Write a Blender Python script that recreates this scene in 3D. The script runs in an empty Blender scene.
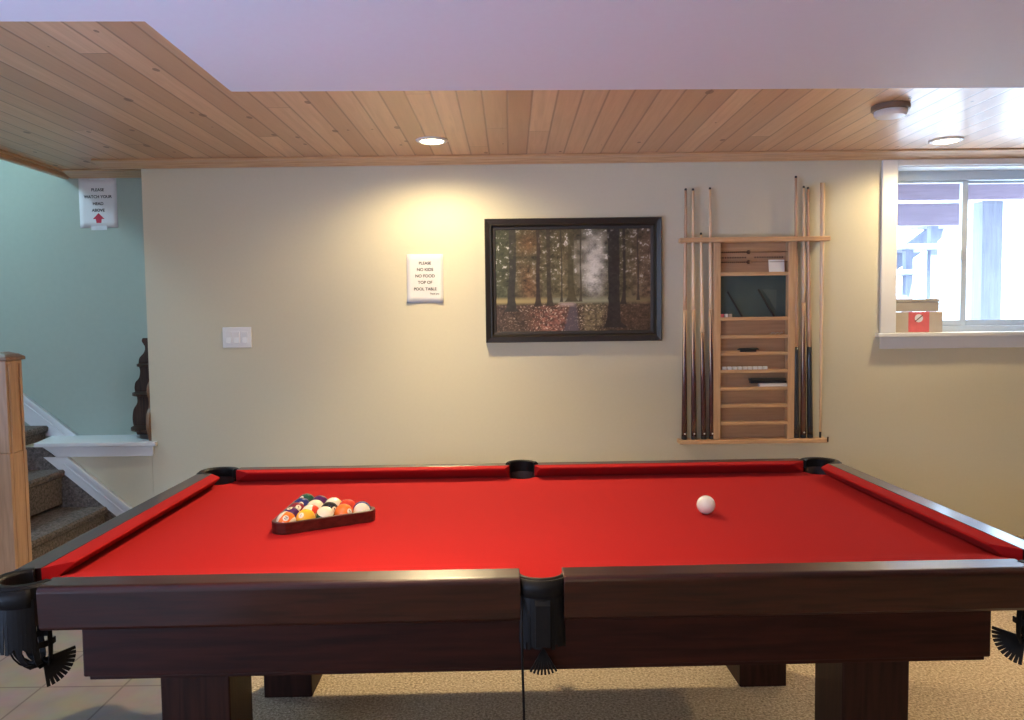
import bpy, bmesh, math, random
import numpy as np
from mathutils import Vector, Matrix

random.seed(7)
PI = math.pi
SC = bpy.context.scene
COL = SC.collection

# ------------------------------------------------------------------ camera
cam_data = bpy.data.cameras.new('camera')
cam_data.sensor_width = 36.0
cam_data.lens = 765.34 / 1024 * 36.0
cam_data.clip_start = 0.02
cam = bpy.data.objects.new('camera', cam_data)
COL.objects.link(cam)
_m = Matrix(((0.99992, 0.01257, -0.00188), (-0.00257, 0.05584, -0.99844), (-0.01244, 0.99836, 0.05587))).to_4x4()
_m.translation = (0, 0, 1.33)
cam.matrix_world = _m
SC.camera = cam

# ------------------------------------------------------------------ world, sun, lights, exposure
SC.view_settings.view_transform = 'Standard'
SC.view_settings.look = 'None'
SC.view_settings.gamma = 1.0
SC.view_settings.use_curve_mapping = False
SC.view_settings.exposure = 0.7
SC.cycles.use_denoising = True
SC.cycles.max_bounces = 10
SC.cycles.diffuse_bounces = 5
SC.cycles.sample_clamp_indirect = 6.0

world = bpy.data.worlds.new('world')
SC.world = world
world.use_nodes = True
bg = world.node_tree.nodes['Background']
bg.inputs['Color'].default_value = (0.62, 0.80, 1.0, 1)
bg.inputs['Strength'].default_value = 7.0


def light(name, kind, loc, energy, color, rot=(0, 0, 0), **kw):
    d = bpy.data.lights.new(name, kind)
    d.energy = energy
    d.color = color
    for k, v in kw.items():
        setattr(d, k, v)
    o = bpy.data.objects.new(name, d)
    o.location = loc
    o.rotation_euler = rot
    COL.objects.link(o)
    return o


light('sun', 'SUN', (0, 8, 6), 21.0, (1.0, 0.98, 0.96), rot=(math.radians(38), math.radians(12), 0), angle=0.02)
# daylight entering by the glass door on the left, level with the camera, then an added uplight brightening the soffit
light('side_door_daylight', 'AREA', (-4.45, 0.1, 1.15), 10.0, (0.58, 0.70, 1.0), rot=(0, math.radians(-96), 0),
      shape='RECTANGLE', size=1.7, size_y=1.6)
light('soffit_fill', 'AREA', (-3.3, -0.2, 0.5), 17.0, (0.42, 0.60, 1.0),
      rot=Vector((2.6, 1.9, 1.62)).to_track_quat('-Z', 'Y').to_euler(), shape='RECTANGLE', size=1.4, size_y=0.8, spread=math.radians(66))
# unseen cool fill added high behind the camera to brighten the back wall
light('rear_cool_fill', 'AREA', (-2.4, -2.45, 1.75), 62.0, (0.58, 0.72, 1.0), rot=(math.radians(84), 0, math.radians(8)),
      shape='RECTANGLE', size=1.8, size_y=0.6)
# two more warm recessed lights and an added warm fill at the soffit, above the frame of the photograph
light('unseen_warm_beam', 'SPOT', (-0.30, 1.75, 2.09), 95.0, (1.0, 0.72, 0.40), spot_size=math.radians(112), spot_blend=1.0, shadow_soft_size=0.04)
light('unseen_warm_beam', 'SPOT', (0.5, -0.9, 2.09), 60.0, (1.0, 0.78, 0.46), spot_size=math.radians(160), spot_blend=0.6, shadow_soft_size=0.05)  # added warm fill behind the camera, lifting the middle of the back wall
light('unseen_warm_beam', 'SPOT', (2.75, 2.0, 2.09), 200.0, (1.0, 0.76, 0.42), spot_size=math.radians(128), spot_blend=0.9, shadow_soft_size=0.04)
# daylight coming down the stairwell from the floor above
light('stairwell_daylight', 'AREA', (-4.25, 3.75, 3.45), 31.0, (0.48, 0.79, 1.0),
      rot=Vector((1.6, 1.0, -1.6)).to_track_quat('-Z', 'Y').to_euler(), shape='RECTANGLE', size=0.55, size_y=0.55)



# ------------------------------------------------------------------ material helpers
def new_mat(name):
    m = bpy.data.materials.new(name)
    m.use_nodes = True
    nt = m.node_tree
    b = nt.nodes['Principled BSDF']
    return m, nt, b


def N(nt, typ, **kw):
    n = nt.nodes.new(typ)
    for k, v in kw.items():
        if k in n.inputs.keys():
            n.inputs[k].default_value = v
        else:
            setattr(n, k, v)
    return n


def L(nt, a, b):
    nt.links.new(a, b)


def math_node(nt, op, a, b=None, c=None):
    n = nt.nodes.new('ShaderNodeMath')
    n.operation = op
    for i, v in enumerate((a, b, c)):
        if v is None:
            continue
        if isinstance(v, (int, float)):
            n.inputs[i].default_value = v
        else:
            nt.links.new(v, n.inputs[i])
    return n.outputs[0]


def mixcol(nt, fac, a, b, blend='MIX'):
    n = nt.nodes.new('ShaderNodeMix')
    n.data_type = 'RGBA'
    n.blend_type = blend
    for sock, v in ((n.inputs[0], fac), (n.inputs[6], a), (n.inputs[7], b)):
        if isinstance(v, (int, float)):
            sock.default_value = v
        elif isinstance(v, tuple):
            sock.default_value = (*v, 1) if len(v) == 3 else v
        else:
            nt.links.new(v, sock)
    return n.outputs[2]


def bump(nt, b, height, strength=0.2, dist=0.005):
    n = N(nt, 'ShaderNodeBump', Strength=strength, Distance=dist)
    L(nt, height, n.inputs['Height'])
    L(nt, n.outputs[0], b.inputs['Normal'])


def plain(name, color, rough=0.5, metal=0.0, noise=0.06, scale=40, bumpy=0.0, coat=0.0, spec=0.5):
    """one colour with a faint procedural mottling"""
    m, nt, b = new_mat(name)
    tc = N(nt, 'ShaderNodeTexCoord')
    nz = N(nt, 'ShaderNodeTexNoise', Scale=scale, Detail=4)
    L(nt, tc.outputs['Object'], nz.inputs['Vector'])
    dark = tuple(c * (1 - noise * 2) for c in color)
    lite = tuple(min(1, c * (1 + noise * 2)) for c in color)
    L(nt, mixcol(nt, nz.outputs['Fac'], dark, lite), b.inputs['Base Color'])
    b.inputs['Roughness'].default_value = rough
    b.inputs['Metallic'].default_value = metal
    b.inputs['Coat Weight'].default_value = coat
    b.inputs['Coat Roughness'].default_value = 0.12
    b.inputs['Specular IOR Level'].default_value = spec
    if bumpy:
        bump(nt, b, nz.outputs['Fac'], bumpy, 0.002)
    return m


def wood(name, dark, lite, axis='X', rough=0.4, scale=6.0, coat=0.0, stretch=14, contrast=1.0, coatr=0.15, spec=0.5):
    m, nt, b = new_mat(name)
    tc = N(nt, 'ShaderNodeTexCoord')
    mp = N(nt, 'ShaderNodeMapping')
    s = [stretch, stretch, stretch]
    s['XYZ'.index(axis)] = 1.0
    mp.inputs['Scale'].default_value = s
    L(nt, tc.outputs['Object'], mp.inputs['Vector'])
    nz = N(nt, 'ShaderNodeTexNoise', Scale=scale, Detail=6, Distortion=0.6)
    L(nt, mp.outputs[0], nz.inputs['Vector'])
    cr = N(nt, 'ShaderNodeValToRGB')
    cr.color_ramp.elements[0].position = 0.5 - 0.22 / contrast
    cr.color_ramp.elements[1].position = 0.5 + 0.22 / contrast
    cr.color_ramp.elements[0].color = (*dark, 1)
    cr.color_ramp.elements[1].color = (*lite, 1)
    L(nt, nz.outputs['Fac'], cr.inputs[0])
    L(nt, cr.outputs[0], b.inputs['Base Color'])
    b.inputs['Roughness'].default_value = rough
    b.inputs['Coat Weight'].default_value = coat
    b.inputs['Coat Roughness'].default_value = coatr
    b.inputs['Specular IOR Level'].default_value = spec
    bump(nt, b, nz.outputs['Fac'], 0.08, 0.001)
    return m


def plank_ceiling_mat(name='pine_planks'):
    m, nt, b = new_mat(name)
    geo = N(nt, 'ShaderNodeNewGeometry')
    sp = N(nt, 'ShaderNodeSeparateXYZ')
    L(nt, geo.outputs['Position'], sp.inputs[0])
    w = 0.104
    t = math_node(nt, 'DIVIDE', sp.outputs[0], w)
    idx = math_node(nt, 'FLOOR', t)
    fr = math_node(nt, 'FRACT', t)
    # end joints: every plank broken at its own places along Y
    wn0 = N(nt, 'ShaderNodeTexWhiteNoise', noise_dimensions='1D')
    L(nt, idx, wn0.inputs['W'])
    ys = math_node(nt, 'ADD', math_node(nt, 'DIVIDE', sp.outputs[1], 4.5), wn0.outputs['Value'])
    jid = math_node(nt, 'FLOOR', ys)
    jfr = math_node(nt, 'FRACT', ys)
    wn = N(nt, 'ShaderNodeTexWhiteNoise', noise_dimensions='2D')
    cb = N(nt, 'ShaderNodeCombineXYZ')
    L(nt, idx, cb.inputs[0])
    L(nt, jid, cb.inputs[1])
    L(nt, cb.outputs[0], wn.inputs['Vector'])
    # grain
    gv = N(nt, 'ShaderNodeCombineXYZ')
    L(nt, math_node(nt, 'MULTIPLY', sp.outputs[0], 30.0), gv.inputs[0])
    L(nt, math_node(nt, 'MULTIPLY', sp.outputs[1], 1.6), gv.inputs[1])
    L(nt, math_node(nt, 'MULTIPLY', wn.outputs['Value'], 31.0), gv.inputs[2])
    gr = N(nt, 'ShaderNodeTexNoise', Scale=1.6, Detail=6, Distortion=0.8)
    L(nt, gv.outputs[0], gr.inputs['Vector'])
    base = mixcol(nt, wn.outputs['Value'], (0.56, 0.325, 0.18), (0.90, 0.62, 0.39))
    base = mixcol(nt, math_node(nt, 'MULTIPLY', gr.outputs['Fac'], 0.80), base, (0.46, 0.255, 0.135))
    # knots
    kv = N(nt, 'ShaderNodeCombineXYZ')
    L(nt, math_node(nt, 'MULTIPLY', sp.outputs[0], 9.6), kv.inputs[0])
    L(nt, math_node(nt, 'MULTIPLY', sp.outputs[1], 5.5), kv.inputs[1])
    vo = N(nt, 'ShaderNodeTexVoronoi', Scale=1.0, Randomness=1.0)
    L(nt, kv.outputs[0], vo.inputs['Vector'])
    sc = N(nt, 'ShaderNodeSeparateColor')
    L(nt, vo.outputs['Color'], sc.inputs[0])
    rad = math_node(nt, 'MULTIPLY', math_node(nt, 'SUBTRACT', sc.outputs[0], 0.20), 0.20)
    kn = math_node(nt, 'LESS_THAN', vo.outputs['Distance'], rad)
    base = mixcol(nt, math_node(nt, 'MULTIPLY', kn, 0.75), base, (0.16, 0.07, 0.035))
    # tongue and groove joints
    edge = math_node(nt, 'MINIMUM', fr, math_node(nt, 'SUBTRACT', 1.0, fr))
    groove = math_node(nt, 'SUBTRACT', 1.0, math_node(nt, 'SMOOTH_MIN', math_node(nt, 'DIVIDE', edge, 0.065), 1.0, 0.1))
    jedge = math_node(nt, 'LESS_THAN', jfr, 0.001)
    gline = math_node(nt, 'MAXIMUM', math_node(nt, 'MULTIPLY', groove, 0.7), math_node(nt, 'MULTIPLY', jedge, 0.7))
    base = mixcol(nt, gline, base, (0.20, 0.10, 0.055))
    L(nt, base, b.inputs['Base Color'])
    b.inputs['Roughness'].default_value = 0.38
    b.inputs['Coat Weight'].default_value = 0.2
    b.inputs['Coat Roughness'].default_value = 0.2
    hgt = math_node(nt, 'SUBTRACT', math_node(nt, 'MULTIPLY', gr.outputs['Fac'], 0.25), groove)
    bump(nt, b, hgt, 0.35, 0.003)
    return m


def carpet_mat(name, dark, mid, lite, scale=170):
    m, nt, b = new_mat(name)
    geo = N(nt, 'ShaderNodeNewGeometry')
    n1 = N(nt, 'ShaderNodeTexNoise', Scale=scale, Detail=3, Roughness=0.7)
    n2 = N(nt, 'ShaderNodeTexNoise', Scale=7, Detail=3)
    L(nt, geo.outputs['Position'], n1.inputs['Vector'])
    L(nt, geo.outputs['Position'], n2.inputs['Vector'])
    cr = N(nt, 'ShaderNodeValToRGB')
    e = cr.color_ramp.elements
    e[0].position = 0.33
    e[0].color = (*dark, 1)
    e[1].position = 0.66
    e[1].color = (*lite, 1)
    k = e.new(0.5)
    k.color = (*mid, 1)
    L(nt, n1.outputs['Fac'], cr.inputs[0])
    f = math_node(nt, 'MULTIPLY', n2.outputs['Fac'], 0.35)
    L(nt, mixcol(nt, f, cr.outputs[0], mid), b.inputs['Base Color'])
    b.inputs['Roughness'].default_value = 0.95
    b.inputs['Specular IOR Level'].default_value = 0.1
    bump(nt, b, n1.outputs['Fac'], 0.9, 0.012)
    return m


def tile_mat(name='slate_tiles'):
    m, nt, b = new_mat(name)
    geo = N(nt, 'ShaderNodeNewGeometry')
    mp = N(nt, 'ShaderNodeMapping')
    mp.inputs['Location'].default_value = (1.735 + 0.3, -2.742 + 3.0, 0)
    L(nt, geo.outputs['Position'], mp.inputs['Vector'])
    br = N(nt, 'ShaderNodeTexBrick', Scale=1.0)
    br.offset = 0.0
    br.inputs['Color1'].default_value = (0.22, 0.185, 0.165, 1)
    br.inputs['Color2'].default_value = (0.19, 0.165, 0.155, 1)
    br.inputs['Mortar'].default_value = (0.10, 0.08, 0.07, 1)
    br.inputs['Mortar Size'].default_value = 0.004
    br.inputs['Brick Width'].default_value = 0.30
    br.inputs['Row Height'].default_value = 0.30
    L(nt, mp.outputs[0], br.inputs['Vector'])
    nz = N(nt, 'ShaderNodeTexNoise', Scale=9, Detail=6)
    L(nt, geo.outputs['Position'], nz.inputs['Vector'])
    L(nt, mixcol(nt, 0.5, br.outputs['Color'], nz.outputs['Color'], 'SOFT_LIGHT'), b.inputs['Base Color'])
    b.inputs['Roughness'].default_value = 0.45
    bump(nt, b, nz.outputs['Fac'], 0.15, 0.004)
    return m


def glass_mat(name):
    m, nt, b = new_mat(name)
    tr = N(nt, 'ShaderNodeBsdfTransparent')
    tr.inputs['Color'].default_value = (0.93, 0.97, 1.0, 1)
    gl = N(nt, 'ShaderNodeBsdfGlossy', Roughness=0.02)
    mx = N(nt, 'ShaderNodeMixShader', Fac=0.06)
    L(nt, tr.outputs[0], mx.inputs[1])
    L(nt, gl.outputs[0], mx.inputs[2])
    L(nt, mx.outputs[0], nt.nodes['Material Output'].inputs['Surface'])
    return m


def emit_mat(name, color, strength):
    m, nt, b = new_mat(name)
    b.inputs['Base Color'].default_value = (0.9, 0.9, 0.9, 1)
    b.inputs['Emission Color'].default_value = (*color, 1)
    b.inputs['Emission Strength'].default_value = strength
    return m


def cloth_mat(name='red_cloth'):
    m, nt, b = new_mat(name)
    tc = N(nt, 'ShaderNodeTexCoord')
    nz = N(nt, 'ShaderNodeTexNoise', Scale=420, Detail=2)
    n2 = N(nt, 'ShaderNodeTexNoise', Scale=3.5, Detail=4)
    L(nt, tc.outputs['Object'], nz.inputs['Vector'])
    L(nt, tc.outputs['Object'], n2.inputs['Vector'])
    c = mixcol(nt, nz.outputs['Fac'], (0.29, 0.007, 0.009), (0.37, 0.011, 0.012))
    c = mixcol(nt, math_node(nt, 'MULTIPLY', n2.outputs['Fac'], 0.12), c, (0.26, 0.009, 0.014))
    L(nt, c, b.inputs['Base Color'])
    b.inputs['Roughness'].default_value = 0.9
    b.inputs['Specular IOR Level'].default_value = 0.06
    b.inputs['Sheen Weight'].default_value = 0.04
    b.inputs['Sheen Roughness'].default_value = 0.5
    b.inputs['Sheen Tint'].default_value = (1, 0.35, 0.3, 1)
    bump(nt, b, nz.outputs['Fac'], 0.12, 0.001)
    return m


def ball_mat(name, color, stripe):
    """solid or striped ball: band about the local Z axis, number spots on local +-X"""
    m, nt, b = new_mat(name)
    tc = N(nt, 'ShaderNodeTexCoord')
    sp = N(nt, 'ShaderNodeSeparateXYZ')
    L(nt, tc.outputs['Object'], sp.inputs[0])
    white = (0.76, 0.66, 0.50)
    band = math_node(nt, 'LESS_THAN', math_node(nt, 'ABSOLUTE', sp.outputs[2]), 0.0140 if stripe else 1.0)
    spot = math_node(nt, 'GREATER_THAN', math_node(nt, 'ABSOLUTE', sp.outputs[0]), 0.0272)
    c = mixcol(nt, band, white, color)
    c = mixcol(nt, spot, c, white)
    L(nt, c, b.inputs['Base Color'])
    b.inputs['Roughness'].default_value = 0.12
    b.inputs['Coat Weight'].default_value = 0.4
    b.inputs['Coat Roughness'].default_value = 0.04
    return m


def butt_mat(name, dark, lite, ztop, zpts):
    """cue butt with tapering points running up into the pale shaft"""
    m, nt, b = new_mat(name)
    tc = N(nt, 'ShaderNodeTexCoord')
    sp = N(nt, 'ShaderNodeSeparateXYZ')
    L(nt, tc.outputs['Object'], sp.inputs[0])
    ang = math_node(nt, 'ARCTAN2', sp.outputs[1], sp.outputs[0])
    tri = math_node(nt, 'PINGPONG', math_node(nt, 'ADD', math_node(nt, 'MULTIPLY', ang, 4 / (2 * PI)), 0.0), 0.5)
    h = math_node(nt, 'DIVIDE', math_node(nt, 'SUBTRACT', sp.outputs[2], zpts), ztop - zpts)
    f = math_node(nt, 'LESS_THAN', math_node(nt, 'MULTIPLY', tri, 2.0), math_node(nt, 'SUBTRACT', 1.0, h))
    nz = N(nt, 'ShaderNodeTexNoise', Scale=30, Detail=3)
    L(nt, tc.outputs['Object'], nz.inputs['Vector'])
    d2 = mixcol(nt, nz.outputs['Fac'], tuple(c * 0.8 for c in dark), tuple(c * 1.25 for c in dark))
    L(nt, mixcol(nt, f, lite, d2), b.inputs['Base Color'])
    b.inputs['Roughness'].default_value = 0.22
    b.inputs['Coat Weight'].default_value = 0.5
    return m


M = {}
M['wall'] = plain('greige_wall_paint', (0.595, 0.555, 0.425), 0.75, noise=0.012, scale=60, bumpy=0.04, spec=0.25)
M['teal_wall'] = plain('sage_green_paint', (0.36, 0.42, 0.365), 0.75, noise=0.02, scale=30, bumpy=0.04, spec=0.25)
M['soffit'] = plain('white_drywall', (0.66, 0.685, 0.77), 0.6, noise=0.01, scale=50, bumpy=0.03, spec=0.3)
M['planks'] = plank_ceiling_mat()
M['trimwood'] = wood('pine_trim', (0.50, 0.30, 0.17), (0.70, 0.47, 0.29), 'X', 0.35, coat=0.3)
M['trimwood_y'] = wood('pine_trim_lengthwise', (0.50, 0.30, 0.17), (0.70, 0.47, 0.29), 'Y', 0.35, coat=0.3)
M['white'] = plain('white_trim_paint', (0.70, 0.70, 0.71), 0.4, noise=0.01)
M['vinyl'] = plain('white_vinyl', (0.50, 0.56, 0.62), 0.35, noise=0.01)
M['carpet'] = carpet_mat('beige_carpet', (0.16, 0.115, 0.078), (0.44, 0.345, 0.245), (0.70, 0.58, 0.43), 110)
M['stair_carpet'] = carpet_mat('grey_brown_stair_carpet', (0.07, 0.06, 0.055), (0.16, 0.132, 0.118), (0.25, 0.21, 0.19), 70)
M['tile'] = tile_mat()
M['glass'] = glass_mat('window_glass')
M['cloth'] = cloth_mat()
M['mahogany'] = wood('dark_mahogany', (0.009, 0.0014, 0.0008), (0.032, 0.006, 0.003), 'X', 0.5, 5, coat=0.0, contrast=0.9, spec=0.18)
M['mahogany_y'] = wood('dark_mahogany_side', (0.009, 0.0014, 0.0008), (0.032, 0.006, 0.003), 'Y', 0.5, 5, coat=0.0, contrast=0.9, spec=0.18)
M['mahogany_z'] = wood('dark_mahogany_leg', (0.010, 0.003, 0.0018), (0.034, 0.010, 0.006), 'Z', 0.5, 5, coat=0.0, contrast=0.9, spec=0.18)
M['railtop'] = wood('mahogany_rail', (0.011, 0.0016, 0.001), (0.040, 0.007, 0.0035), 'X', 0.34, 5, coat=0.65, coatr=0.16, spec=0.2)
M['railtop_y'] = wood('mahogany_rail_side', (0.011, 0.0016, 0.001), (0.040, 0.007, 0.0035), 'Y', 0.34, 5, coat=0.65, coatr=0.16, spec=0.2)
M['leather'] = plain('black_leather', (0.008, 0.007, 0.007), 0.5, noise=0.2, scale=120, bumpy=0.15, spec=0.15)
M['cup'] = plain('dark_pocket_lining', (0.035, 0.014, 0.012), 0.7, noise=0.15, scale=90)
M['honey'] = wood('honey_oak', (0.36, 0.19, 0.095), (0.52, 0.30, 0.16), 'Z', 0.28, 5, coat=0.5)
M['honey_cap'] = wood('honey_oak_cap', (0.16, 0.075, 0.035), (0.26, 0.13, 0.065), 'X', 0.3, 5, coat=0.5)
M['rack'] = wood('light_oak_rack_uprights', (0.46, 0.27, 0.14), (0.62, 0.40, 0.225), 'Z', 0.4, 5, coat=0.15)
M['rack_x'] = wood('light_oak_rack_shelves', (0.48, 0.28, 0.145), (0.64, 0.41, 0.23), 'X', 0.4, 5, coat=0.15)
M['rack_back'] = wood('oak_rack_backing', (0.36, 0.20, 0.11), (0.48, 0.29, 0.165), 'X', 0.5, 4)
M['chalkboard'] = plain('green_chalkboard', (0.055, 0.085, 0.082), 0.5, noise=0.12, scale=14)
M['shaft'] = wood('maple_shaft', (0.66, 0.46, 0.28), (0.80, 0.60, 0.40), 'Z', 0.25, 5, coat=0.4)
M['shaft_dark'] = wood('reddish_shaft', (0.46, 0.27, 0.17), (0.58, 0.37, 0.24), 'Z', 0.25, 5, coat=0.4)
M['black'] = plain('black_rubber', (0.015, 0.015, 0.016), 0.5)
M['navy'] = plain('navy_lacquer', (0.020, 0.023, 0.032), 0.25, coat=0.5)
M['steel'] = plain('brushed_steel', (0.5, 0.5, 0.52), 0.3, 1.0)
M['whiteplastic'] = plain('white_plastic', (0.75, 0.73, 0.72), 0.35, noise=0.01)
M['paper'] = plain('white_paper', (0.68, 0.67, 0.68), 0.8, noise=0.008)
M['ink'] = plain('black_ink', (0.02, 0.02, 0.022), 0.8)
M['redink'] = plain('red_ink', (0.48, 0.03, 0.06), 0.8)
M['tape'] = plain('clear_tape', (0.62, 0.64, 0.66), 0.3)
M['frame'] = plain('black_frame_lacquer', (0.016, 0.014, 0.014), 0.32, noise=0.1, coat=0.3)
M['mat'] = plain('charcoal_frame_liner', (0.030, 0.026, 0.026), 0.55)
M['darkwood'] = wood('dark_walnut', (0.030, 0.014, 0.009), (0.075, 0.036, 0.022), 'Z', 0.5, 5, spec=0.25)
M['edgewood'] = wood('walnut_edge', (0.16, 0.08, 0.04), (0.26, 0.14, 0.075), 'Z', 0.4, 5)
M['triangle'] = wood('rosewood', (0.035, 0.005, 0.004), (0.085, 0.014, 0.011), 'X', 0.35, 6, coat=0.2, spec=0.3)
M['cardboard'] = plain('kraft_cardboard', (0.42, 0.36, 0.30), 0.8, noise=0.04, scale=20)
M['cardboard2'] = plain('grey_cardboard', (0.36, 0.32, 0.28), 0.8, noise=0.04, scale=20)
M['redlabel'] = plain('red_label', (0.62, 0.12, 0.13), 0.6)
M['bronze'] = plain('dark_bronze', (0.10, 0.05, 0.03), 0.4, 0.3)
M['shaded_plastic'] = plain('shaded_white_plastic', (0.20, 0.125, 0.085), 0.5)  # brown stands in for shade on the alarm's white side
M['snow'] = plain('pale_gravel_ground', (0.72, 0.74, 0.76), 0.9, noise=0.05, scale=6, bumpy=0.3)
M['deckwood'] = wood('stained_deck_wood', (0.15, 0.115, 0.165), (0.21, 0.165, 0.225), 'X', 0.7, 4)
M['deckpost'] = wood('stained_deck_post', (0.13, 0.14, 0.19), (0.19, 0.20, 0.26), 'Z', 0.7, 4)
M['bark'] = plain('pale_bark', (0.34, 0.33, 0.34), 0.9, noise=0.2, scale=14)


# ------------------------------------------------------------------ mesh helpers
def box_bm(bm, x0, x1, y0, y1, z0, z1):
    v = [bm.verts.new(p) for p in ((x0, y0, z0), (x1, y0, z0), (x1, y1, z0), (x0, y1, z0),
                                   (x0, y0, z1), (x1, y0, z1), (x1, y1, z1), (x0, y1, z1))]
    for f in ((3, 2, 1, 0), (4, 5, 6, 7), (0, 1, 5, 4), (1, 2, 6, 5), (2, 3, 7, 6), (3, 0, 4, 7)):
        bm.faces.new([v[i] for i in f])


def prism_bm(bm, pts, axis, a, b):
    """polygon pts extruded from a to b along axis; pts are the other two coordinates in order"""
    def P(p, t):
        if axis == 'X':
            return (t, p[0], p[1])
        if axis == 'Y':
            return (p[0], t, p[1])
        return (p[0], p[1], t)
    va = [bm.verts.new(P(p, a)) for p in pts]
    vb = [bm.verts.new(P(p, b)) for p in pts]
    n = len(pts)
    bm.faces.new(va)
    bm.faces.new(list(reversed(vb)))
    for i in range(n):
        bm.faces.new((va[(i + 1) % n], va[i], vb[i], vb[(i + 1) % n]))


def lathe_bm(bm, prof, seg=24, origin=(0, 0, 0), close=True):
    """prof: list of (r, z)"""
    ox, oy, oz = origin
    rings = []
    for r, z in prof:
        if r < 1e-6:
            rings.append([bm.verts.new((ox, oy, oz + z))])
        else:
            rings.append([bm.verts.new((ox + r * math.cos(2 * PI * i / seg), oy + r * math.sin(2 * PI * i / seg), oz + z)) for i in range(seg)])
    for A, B in zip(rings, rings[1:]):
        for i in range(seg):
            j = (i + 1) % seg
            if len(A) == 1 and len(B) == 1:
                continue
            if len(A) == 1:
                bm.faces.new((A[0], B[j], B[i]))
            elif len(B) == 1:
                bm.faces.new((A[i], A[j], B[0]))
            else:
                bm.faces.new((A[i], A[j], B[j], B[i]))
    if close:
        for ring, rev in ((rings[0], True), (rings[-1], False)):
            if len(ring) > 1:
                bm.faces.new(list(reversed(ring)) if rev else ring)


def sweep_bm(bm, path, section, up=Vector((0, 0, 1)), caps=True, scales=None):
    """sweep a closed 2-D section (side, up) along a 3-D path"""
    path = [Vector(p) for p in path]
    n = len(path)
    rings = []
    for i, p in enumerate(path):
        t = (path[min(i + 1, n - 1)] - path[max(i - 1, 0)]).normalized()
        u = up - t * up.dot(t)
        if u.length < 1e-4:
            u = Vector((0, 1, 0)) - t * t.y
        u.normalize()
        s = t.cross(u).normalized()
        k = scales[i] if scales else 1.0
        rings.append([bm.verts.new(p + s * (a * k) + u * (b * k)) for a, b in section])
    m = len(section)
    for A, B in zip(rings, rings[1:]):
        for i in range(m):
            j = (i + 1) % m
            bm.faces.new((A[i], A[j], B[j], B[i]))
    if caps:
        bm.faces.new(list(reversed(rings[0])))
        bm.faces.new(rings[-1])


def circle_sec(r, k=8):
    return [(r * math.cos(2 * PI * i / k), r * math.sin(2 * PI * i / k)) for i in range(k)]


def rect_sec(w, h):
    return [(-w / 2, -h / 2), (w / 2, -h / 2), (w / 2, h / 2), (-w / 2, h / 2)]


def obj(name, bm, mat, parent=None, loc=(0, 0, 0), bevel=0.0, seg=2, smooth=False, label=None, kind=None):
    bmesh.ops.recalc_face_normals(bm, faces=bm.faces[:])
    me = bpy.data.meshes.new(name)
    bm.to_mesh(me)
    bm.free()
    if smooth:
        for p in me.polygons:
            p.use_smooth = True
    me.materials.append(mat)
    o = bpy.data.objects.new(name, me)
    COL.objects.link(o)
    o.location = loc
    if parent:
        o.parent = parent
    if bevel:
        md = o.modifiers.new('bevel', 'BEVEL')
        md.width = bevel
        md.segments = seg
        md.limit_method = 'ANGLE'
        md.angle_limit = math.radians(40)
    if label:
        o['label'] = label
    if kind:
        o['kind'] = kind
    return o


def boxes(name, mat, parent, bs, **kw):
    bm = bmesh.new()
    for b in bs:
        box_bm(bm, *b)
    return obj(name, bm, mat, parent, **kw)


def thing(name, label, cat, loc=(0, 0, 0), rz=0.0, group=None):
    o = bpy.data.objects.new(name, None)
    o.empty_display_size = 0.1
    COL.objects.link(o)
    o.location = loc
    o.rotation_euler = (0, 0, rz)
    return tag(o, label, cat, group)


def tag(o, label, cat, group=None):
    o['label'] = label
    o['category'] = cat
    if group:
        o['group'] = group
    return o


def copy_tree(o, parent=None):
    c = o.copy()
    COL.objects.link(c)
    c.parent = parent
    for ch in list(o.children):
        copy_tree(ch, c)
    return c


def text_mesh(body, size, align='CENTER', extrude=0.0002):
    cu = bpy.data.curves.new('lettering', 'FONT')
    cu.body = body
    cu.size = size
    cu.align_x = align
    cu.align_y = 'CENTER'
    cu.extrude = extrude
    cu.offset = size * 0.022
    tmp = bpy.data.objects.new('lettering', cu)
    COL.objects.link(tmp)
    bpy.context.view_layer.update()
    dg = bpy.context.evaluated_depsgraph_get()
    me = bpy.data.meshes.new_from_object(tmp.evaluated_get(dg))
    bpy.data.objects.remove(tmp)
    bpy.data.curves.remove(cu)
    return me


def wall_text(name, lines, mat, parent, size, y, label=None):
    """lines: (text, x, z, size, align) standing on a plane facing -Y at depth y"""
    for body, x, z, sz, al in lines:
        me = text_mesh(body, sz, al)
        me.transform(Matrix.Translation((x, y, z)) @ Matrix.Rotation(PI / 2, 4, 'X'))
        me.name = name
        me.materials.append(mat)
        o = bpy.data.objects.new(name, me)
        COL.objects.link(o)
        o.parent = parent
        if label:
            o['label'] = label


# ------------------------------------------------------------------ the setting
WY = 4.465          # face of the back wall
CZ = 2.245          # wood ceiling
SZ = 2.095          # underside of the dropped soffit
XC = -2.113         # outer corner of the back wall by the stairs

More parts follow.
